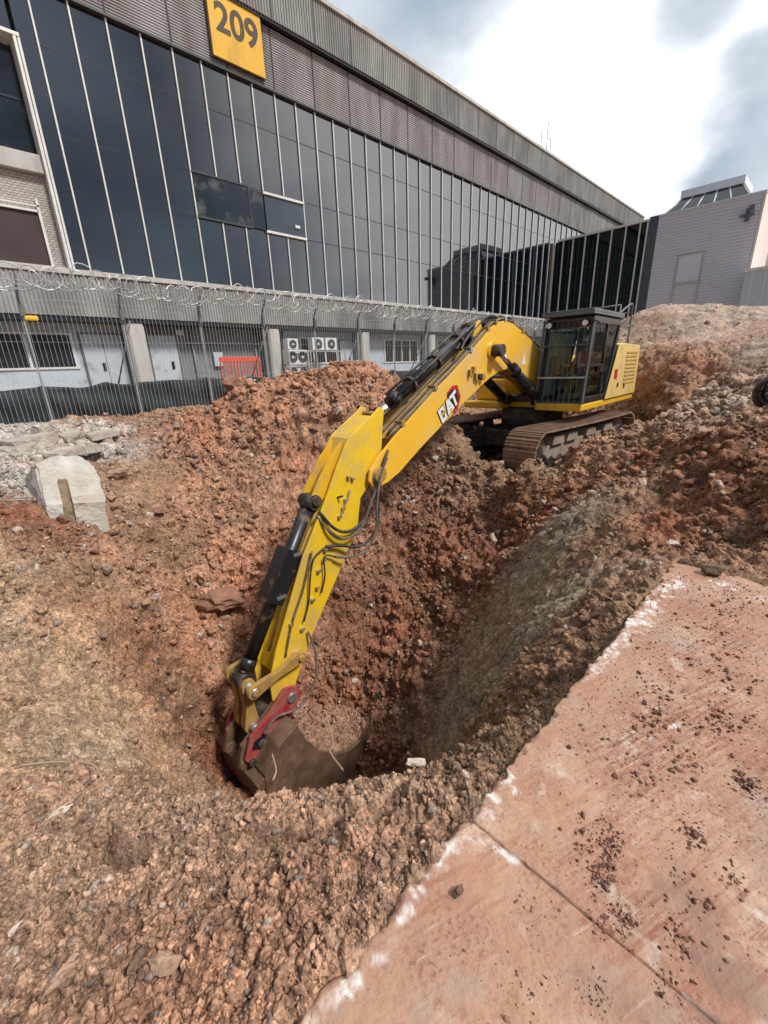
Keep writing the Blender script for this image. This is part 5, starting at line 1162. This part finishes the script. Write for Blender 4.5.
hose([(7.85, -.05, .3), (7.65, -.15, .3), (7.4, .28, .45)], .016); hose([(7.22, .24, .50), (7.26, .25, .42), (7.34, .25, .30), (7.44, .24, .14)], .012, 'steel')
B(hz, 'stick_hoses', None, 0, stick)
pp = MB(); pp.tube([(7.66, .14, .30), (8.15, .16, -.45), (8.55, .16, -1.25)], .018, 'yellow_worn', 6); pp.tube([(7.72, .06, .28), (8.22, .06, -.50), (8.75, .06, -1.5)], .02, 'yellow_worn', 6); B(pp, 'stick_pipes', None, 0, stick)
def bcx(mb, a, s, d):
    n = Vector((d.z, 0, -d.x)); n = -n if n.x < 0 else n
    p0_ = a.lerp(s, .30); p1_ = a.lerp(s, .62); w_ = n*.15
    mb.add([p0_+w_*k+Vector((0, y, 0)) for k in (-.72, 1.0) for y in (-.13, .13)]+[p1_+w_*k+Vector((0, y, 0)) for k in (-.72, 1.0) for y in (-.13, .13)], [(0, 1, 3, 2), (4, 6, 7, 5), (0, 4, 5, 1), (2, 3, 7, 6), (0, 2, 6, 4), (1, 5, 7, 3)], 'black')
    for k in (.32, .58): p = a.lerp(s, k); mb.box((p.x-.10, .131, p.z-.02), (p.x+.04, .15, p.z+.02), 'steel')
hydraulic('bucket_cylinder', (7.78, .42), (9.16, -1.74), .095, .055, .93, 0, extra=bcx)
# bucket linkage
def link(name, a, b, y, w=.035, r=.09, m_='yellow_worn'):
    A_ = Vector((a[0], 0, a[1])); B_ = Vector((b[0], 0, b[1])); d = (B_-A_).normalized(); n = Vector((-d.z, 0, d.x)); pts = []
    for k in range(9): an = PI/2+PI*k/8; q = A_+d*math.cos(an)*r+n*math.sin(an)*r; pts.append((q.x, q.z))
    mid = (A_+B_)/2; pts.append(((mid-n*r*.62).x, (mid-n*r*.62).z))
    for k in range(9): an = -PI/2+PI*k/8; q = B_+d*math.cos(an)*r*1.1+n*math.sin(an)*r*1.1; pts.append((q.x, q.z))
    pts.append(((mid+n*r*.62).x, (mid+n*r*.62).z)); mb = MB().prism(pts, y-w, y+w, m_)
    for P_ in (A_, B_): mb.cyl((P_.x, y-w-.03, P_.z), (P_.x, y+w+.03, P_.z), r*.5, m_, 14)
    return B(mb, name, None, .006)
link('side_link', (8.42, -1.68), (9.16, -1.78), .29); link('side_link', (8.42, -1.68), (9.16, -1.78), -.29)
link('power_link', (9.16, -1.78), (9.20, -2.40), .10, .06, .10); link('power_link', (9.16, -1.78), (9.20, -2.40), -.10, .06, .10)
B(MB().cyl((9.16, -.34, -1.78), (9.16, .34, -1.78), .062, None, 14), 'link_pin', 'steel')
# quick coupler
cp = MB(); cpoly = [(8.52, -2.10), (8.72, -2.02), (9.05, -2.28), (9.32, -2.42), (9.44, -2.72), (9.34, -2.92), (9.12, -2.86), (8.85, -2.66), (8.58, -2.42), (8.46, -2.26)]
for s in (-1, 1): cp.prism(cpoly, s*.31, s*.26, 'red')
cp.prism([(8.7, -2.2), (9.2, -2.42), (9.3, -2.7), (9.1, -2.72), (8.7, -2.42)], -.24, .24, 'blackdirt')
cp.cyl((8.64, -.34, -2.22), (8.64, .34, -2.22), .075, 'steel', 16); cp.cyl((9.18, -.335, -2.62), (9.18, .335, -2.62), .06, 'blackdirt', 16); cp.cyl((9.20, -.26, -2.40), (9.20, .26, -2.40), .06, 'steel', 14); cp.cyl((9.36, .26, -2.80), (9.36, .36, -2.80), .05, 'blackdirt', 12)
coupler = B(cp, 'coupler', None, .008)
sl = MB(); sl.prism([(9.28, -2.52), (9.33, -2.62), (9.10, -2.78), (8.96, -2.70), (9.0, -2.58), (9.15, -2.50)], .3105, .316, 'decal_black'); sl.cyl((9.12, .317, -2.64), (9.12, .34, -2.64), .05, 'steel', 14); B(sl, 'coupler_slot', None, 0, coupler)
# bucket
BWd = .60
rim = [(8.78, -2.42), (8.66, -2.80), (8.46, -3.15), (8.20, -3.45), (7.92, -3.62), (7.66, -3.62), (7.44, -3.40), (7.32, -3.24)]
back = [(7.30, -3.42), (7.40, -3.80), (7.75, -4.15), (8.25, -4.32), (8.80, -4.18), (9.20, -3.80), (9.38, -3.30), (9.34, -2.85), (9.10, -2.55)]
bk = MB()
for s in (-1, 1): bk.prism(rim+back, s*BWd, s*(BWd-.045), 'bucket')
out = back; inn = [(x+(8.4-x)*.06, z+(-3.3-z)*.06) for x, z in back]
bk.prism(out+inn[::-1], BWd-.046, -(BWd-.046), 'bucket')
bk.prism([(9.1, -2.55), (8.78, -2.42), (8.76, -2.50), (9.06, -2.62)], BWd-.046, -(BWd-.046), 'bucket')
bucket = B(bk, 'bucket', None, .01)
wr = MB()
for y in (-.20, .20): wr.prism([(8.52, -2.18), (8.74, -2.12), (9.42, -2.55), (9.52, -2.86), (9.30, -3.0), (8.80, -2.75), (8.56, -2.5)], y-.035, y+.035, 'bucket'); wr.cyl((9.42, y-.06, -2.84), (9.42, y+.06, -2.84), .085, 'bucket', 16)
wr.prism([(8.9, -2.7), (9.46, -2.95), (9.44, -3.4), (9.3, -3.3)], -.58, .58, 'bucket')
B(wr, 'bucket_ears', None, .008, bucket)
for k in range(5):
    y = -.52+.26*k; t = MB(); t.prism([(7.50, -3.62), (7.30, -3.46), (7.16, -3.08), (7.13, -3.06), (7.20, -3.42), (7.36, -3.72)], y-.055, y+.055, 'blackdirt'); B(t, 'tooth', None, .01, bucket)
B(MB().prism([(7.62, -3.75), (7.36, -3.66), (7.28, -3.30), (7.40, -3.30), (7.52, -3.55)], BWd+.001, BWd+.04, 'bucket'), 'side_cutter', None, .008, bucket)
# soil load in the bucket: its own thing
def load():
    n = 90; vs = []; rr_ = math.radians(182.5)
    for j in range(n):
        for i in range(n):
            u = i/(n-1); v_ = j/(n-1); x = 7.42+u*1.30; y = -BWd+.05+v_*(2*BWd-.1); zr = np.interp(x, [p[0] for p in rim[::-1]], [p[1] for p in rim[::-1]])
            dome = math.sin(PI*u)**.7*math.sin(PI*v_)**.6; vs.append((x, y, zr-.10+.52*dome))
    V = np.array(vs, np.float32); V[:, 2] += worley(V, 5, 5)*.16+worley(V, 12, 6)*.08+worley(V, 26, 7)*.04-.06; lowz = -3.75
    fs = [(j*n+i, j*n+i+1, (j+1)*n+i+1, (j+1)*n+i) for j in range(n-1) for i in range(n-1)]
    ring = [i for i in range(n)]+[j*n+n-1 for j in range(1, n)]+[(n-1)*n+i for i in range(n-2, -1, -1)]+[j*n for j in range(n-2, 0, -1)]; b0 = len(V)
    low = V[ring].copy(); low[:, 0] = 8.15+(low[:, 0]-8.15)*.5; low[:, 2] = -4.0; V = np.r_[V, low]; L_ = len(ring)
    fs += [(ring[(k+1) % L_], ring[k], b0+k, b0+(k+1) % L_) for k in range(L_)]; fs.append([b0+k for k in range(L_)])
    me = bpy.data.meshes.new('soil_load'); me.from_pydata(V.tolist(), [], fs); me.materials.append(M['soil']); at = me.color_attributes.new('soil', 'FLOAT_COLOR', 'POINT')
    at.data.foreach_set('color', np.tile(np.array([.33, .195, .13, 1], np.float32), len(V))); o = bpy.data.objects.new('soil_load', me); COL.objects.link(o); o.location = EXC; o.rotation_euler = (0, 0, EYAW); tag(o, 'heap of red brown soil filling the excavator bucket', 'soil')
    top_ = V[:n*n]; k = RNG.integers(0, n*n, 1500); sz = .008+.012*RNG.pareto(2.2, 1500).clip(0, 3.5)
    q = scatter('clods', top_[k]+np.c_[0*sz, 0*sz, sz*.2], sz, np.array([.34, .19, .125])*RNG.uniform(.65, 1.4, 1500)[:, None], True, 'x', 'x'); del q['label']; del q['category']; q.parent = o
load()

# ------------------------------------------------------------------ operator (seated, seen through the cab glass)
def operator():
    J = {'pelvis': (.22, .97, 1.78), 'waist': (.20, .97, 1.95), 'chest': (.20, .97, 2.18), 'neck': (.22, .97, 2.36), 'head': (.27, .97, 2.50), 'crown': (.27, .97, 2.60),
         'shl': (.20, 1.16, 2.27), 'ell': (.32, 1.24, 2.03), 'wrl': (.60, 1.22, 2.03), 'hal': (.72, 1.21, 2.05), 'shr': (.20, .78, 2.27), 'elr': (.32, .70, 2.03), 'wrr': (.60, .68, 2.03), 'har': (.72, .67, 2.05),
         'hpl': (.28, 1.07, 1.76), 'knl': (.72, 1.12, 1.80), 'anl': (.88, 1.10, 1.43), 'fol': (1.05, 1.10, 1.40), 'hpr': (.28, .87, 1.76), 'knr': (.72, .84, 1.80), 'anr': (.88, .86, 1.43), 'for': (1.05, .86, 1.40)}
    R_ = dict(pelvis=.15, waist=.14, chest=.16, neck=.06, head=.095, crown=.07, shl=.07, ell=.05, wrl=.033, hal=.03, shr=.07, elr=.05, wrr=.033, har=.03, hpl=.10, knl=.07, anl=.045, fol=.04, hpr=.10, knr=.07, anr=.045)
    R_['for'] = .04
    E = [('pelvis', 'waist'), ('waist', 'chest'), ('chest', 'neck'), ('neck', 'head'), ('head', 'crown'), ('chest', 'shl'), ('shl', 'ell'), ('ell', 'wrl'), ('wrl', 'hal'), ('chest', 'shr'), ('shr', 'elr'), ('elr', 'wrr'), ('wrr', 'har'), ('pelvis', 'hpl'), ('hpl', 'knl'), ('knl', 'anl'), ('anl', 'fol'), ('pelvis', 'hpr'), ('hpr', 'knr'), ('knr', 'anr'), ('anr', 'for')]
    ks = list(J)
    # fingers: short chains rooted in the palms, curled round the levers
    for s, h in (('l', 'hal'), ('r', 'har')):
        hx, hy, hz_ = J[h]
        for q in range(4):
            a = f'{s}f{q}a'; b = f'{s}f{q}b'; J[a] = (hx+.05, hy-.03+.02*q, hz_+.01); J[b] = (hx+.075-.004*abs(q-1), hy-.03+.02*q, hz_-.03); R_[a] = .010; R_[b] = .008; E += [(h, a), (a, b)]
        a = f'{s}t'; sd = -1 if s == 'l' else 1; J[a] = (hx+.03, hy+sd*.045, hz_+.02); R_[a] = .011; E.append((h, a))
    ks = list(J); me = bpy.data.meshes.new('person'); me.from_pydata([J[k] for k in ks], [(ks.index(a), ks.index(b)) for a, b in E], []); o = bpy.data.objects.new('person', me); COL.objects.link(o)
    o.modifiers.new('skin', 'SKIN'); sv = me.skin_vertices[0].data
    for i, k in enumerate(ks): sv[i].radius = (R_[k], R_[k])
    sv[0].use_root = True; sb = o.modifiers.new('sub', 'SUBSURF'); sb.levels = 1; sb.render_levels = 1
    dg = bpy.context.evaluated_depsgraph_get(); ev = o.evaluated_get(dg); m2 = bpy.data.meshes.new_from_object(ev); o.modifiers.clear(); o.data = m2
    for q in ('cloth_dark', 'hivis', 'skin'): m2.materials.append(M[q])
    for p in m2.polygons:
        c = p.center; p.use_smooth = True
        if c.z > 2.335 or (c.x > .56 and c.z > 1.95): p.material_index = 2
        elif c.z > 1.86 and c.x < .6: p.material_index = 1
        else: p.material_index = 0
    o.location = EXC; o.rotation_euler = (0, 0, EYAW); tag(o, 'operator in an orange hi-vis vest seated in the excavator cab', 'person')
    v, f = V3, F3; hv = v*np.array([.14, .12, .12]); hv[:, 2] = np.maximum(hv[:, 2], -.02); hm = bpy.data.meshes.new('helmet'); hm.from_pydata((hv+np.array([.265, .97, 2.57])).tolist(), [], f.tolist()); hm.materials.append(M['helmet']); h = bpy.data.objects.new('helmet', hm); COL.objects.link(h); h.parent = o
    mb = MB()
    for y in (.86, 1.08): mb.box((.335, y-.025, 1.98), (.372, y+.025, 2.32))
    mb.box((.34, .83, 2.02), (.375, 1.11, 2.07)); mb.build('reflective_strips', 'refl_strip', o)
    fc = MB(); 
    for y in (.935, 1.005): fc.box((.352, y-.012, 2.495), (.362, y+.012, 2.507), 'black')
    fc.prism([(.35, 2.50), (.385, 2.465), (.35, 2.455)], .955, .985, 'skin'); fc.box((.352, .945, 2.425), (.36, .995, 2.432), 'decal_red'); fc.build('face_features', None, o)
operator()

# ------------------------------------------------------------------ cable coil at the right edge
cr = thing('cable_coil', 'black coil of thick cable at the right edge on the rubble', 'cable', tuple(dist(775, 392, 7.6)))
mb = MB()
for k in range(16):
    a0 = k*.7; r0 = .06+.0105*k; mb.tube([(.05*math.sin(a0+t)*1.0+((k*5) % 7-3)*.022, r0*math.cos(t), r0*math.sin(t)) for t in np.linspace(0, 2*PI, 26)], .02, 'cable' if k % 5 else 'hose_dusty', 6)
mb.build('loops', None, cr); cr.rotation_euler = (0, 0, .4)
# ------------------------------------------------------------------ light
az = math.radians(-75); el = math.radians(52)        # sun direction: from behind and right of the camera
sd = Vector((math.cos(az)*math.cos(el), math.sin(az)*math.cos(el), math.sin(el)))
sl_ = bpy.data.lights.new('sun', 'SUN'); sl_.energy = 2.2; sl_.angle = math.radians(10); sl_.color = (1, .965, .92); so = bpy.data.objects.new('sun', sl_); COL.objects.link(so); so.rotation_euler = sd.to_track_quat('Z', 'Y').to_euler()
w = bpy.data.worlds.new('World'); S.world = w; w.use_nodes = True; nt = w.node_tree; N = nt.nodes; L = nt.links
bg = N['Background']; bg.inputs[1].default_value = 1
sky = N.new('ShaderNodeTexSky'); sky.sky_type = 'NISHITA'; sky.sun_disc = False; sky.sun_elevation = el; sky.sun_rotation = math.atan2(sd.x, sd.y)
sc_ = N.new('ShaderNodeVectorMath'); sc_.operation = 'SCALE'; sc_.inputs['Scale'].default_value = .09; L.new(sky.outputs[0], sc_.inputs[0])
tc = N.new('ShaderNodeTexCoord')
def wn(scale, det, lo, hi, k=(1, 1, 1.8)):
    mp = N.new('ShaderNodeMapping'); mp.inputs['Scale'].default_value = k; L.new(tc.outputs['Generated'], mp.inputs[0]); n = N.new('ShaderNodeTexNoise'); n.inputs['Scale'].default_value = scale; n.inputs['Detail'].default_value = det; L.new(mp.outputs[0], n.inputs[0])
    r = N.new('ShaderNodeMapRange'); r.interpolation_type = 'SMOOTHSTEP'; r.inputs[1].default_value = lo; r.inputs[2].default_value = hi; L.new(n.outputs[0], r.inputs[0]); return r.outputs[0], n.outputs[0]
def math_(op, a, b):
    q = N.new('ShaderNodeMath'); q.operation = op
    for i, v_ in enumerate((a, b)):
        if isinstance(v_, (int, float)): q.inputs[i].default_value = v_
        else: L.new(v_, q.inputs[i])
    return q.outputs[0]
def patch(px, py, rad, soft, amp=.16):
    """a darker cloud centred on a direction of the sky"""
    d = ray(px, py); d = d/np.linalg.norm(d); dn = N.new('ShaderNodeVectorMath'); dn.operation = 'NORMALIZE'; L.new(tc.outputs['Generated'], dn.inputs[0])
    dp = N.new('ShaderNodeVectorMath'); dp.operation = 'DOT_PRODUCT'; L.new(dn.outputs[0], dp.inputs[0]); dp.inputs[1].default_value = tuple(d)
    _, nn = wn(3.2, 7, 0, 1); x = math_('ADD', dp.outputs['Value'], math_('MULTIPLY', math_('SUBTRACT', nn, .5), amp))
    r = N.new('ShaderNodeMapRange'); r.interpolation_type = 'SMOOTHSTEP'; r.inputs[1].default_value = math.cos(math.radians(rad+soft)); r.inputs[2].default_value = math.cos(math.radians(max(rad-soft, 0))); L.new(x, r.inputs[0]); return r.outputs[0]
pt = patch(830, 190, 14, 3.5, .09); pt2 = patch(352, -60, 15, 5, .12); pt3 = patch(700, -15, 3.5, 2.2, .008); pt4 = patch(330, -900, 55, 18)
gen, _ = wn(2.0, 7, .42, .66)
dn = N.new('ShaderNodeVectorMath'); dn.operation = 'DOT_PRODUCT'; L.new(tc.outputs['Generated'], dn.inputs[0]); _bd = ray(560, 60); _bd = _bd/np.linalg.norm(_bd); dn.inputs[1].default_value = tuple(_bd)
bright = N.new('ShaderNodeMapRange'); bright.interpolation_type = 'SMOOTHSTEP'; bright.inputs[1].default_value = .35; bright.inputs[2].default_value = .93; L.new(dn.outputs['Value'], bright.inputs[0])
_b2 = Vector((math.cos(math.radians(-22))*math.cos(math.radians(20)), math.sin(math.radians(-22))*math.cos(math.radians(20)), math.sin(math.radians(20)))); dn2 = N.new('ShaderNodeVectorMath'); dn2.operation = 'DOT_PRODUCT'; L.new(tc.outputs['Generated'], dn2.inputs[0]); dn2.inputs[1].default_value = tuple(_b2)
b2 = N.new('ShaderNodeMapRange'); b2.interpolation_type = 'SMOOTHSTEP'; b2.inputs[1].default_value = .72; b2.inputs[2].default_value = .97; _, n2_ = wn(3, 6, 0, 1); L.new(math_('ADD', dn2.outputs['Value'], math_('MULTIPLY', math_('SUBTRACT', n2_, .5), .22)), b2.inputs[0])
bright_o = math_('MAXIMUM', bright.outputs[0], b2.outputs[0])
dk_ = math_('MAXIMUM', math_('MAXIMUM', pt, pt2), pt3)
gd = math_('MULTIPLY', gen, math_('SUBTRACT', 1.0, bright_o)); dk_ = math_('MAXIMUM', dk_, math_('MULTIPLY', gd, .35)) 
def rgb(a, b, f):
    mx = N.new('ShaderNodeMix'); mx.data_type = 'RGBA'; L.new(f, mx.inputs[0])
    for k, v_ in ((6, a), (7, b)):
        if isinstance(v_, tuple): mx.inputs[k].default_value = v_+(1,)
        else: L.new(v_, mx.inputs[k])
    return mx.outputs[2]
white = rgb((.14, .17, .215), (1.12, 1.12, 1.12), bright_o); tex, _ = wn(5, 8, .3, .7); greyc = rgb((.25, .30, .36), (.41, .45, .49), tex)
cl = rgb(white, greyc, dk_); fin = rgb(cl, sc_.outputs[0], gd and math_('MULTIPLY', gd, .25)); L.new(fin, bg.inputs[0])
S.view_settings.view_transform = 'Standard'; S.view_settings.look = 'None'; S.view_settings.exposure = 0.78; S.view_settings.gamma = 1
S.render.engine = 'CYCLES'
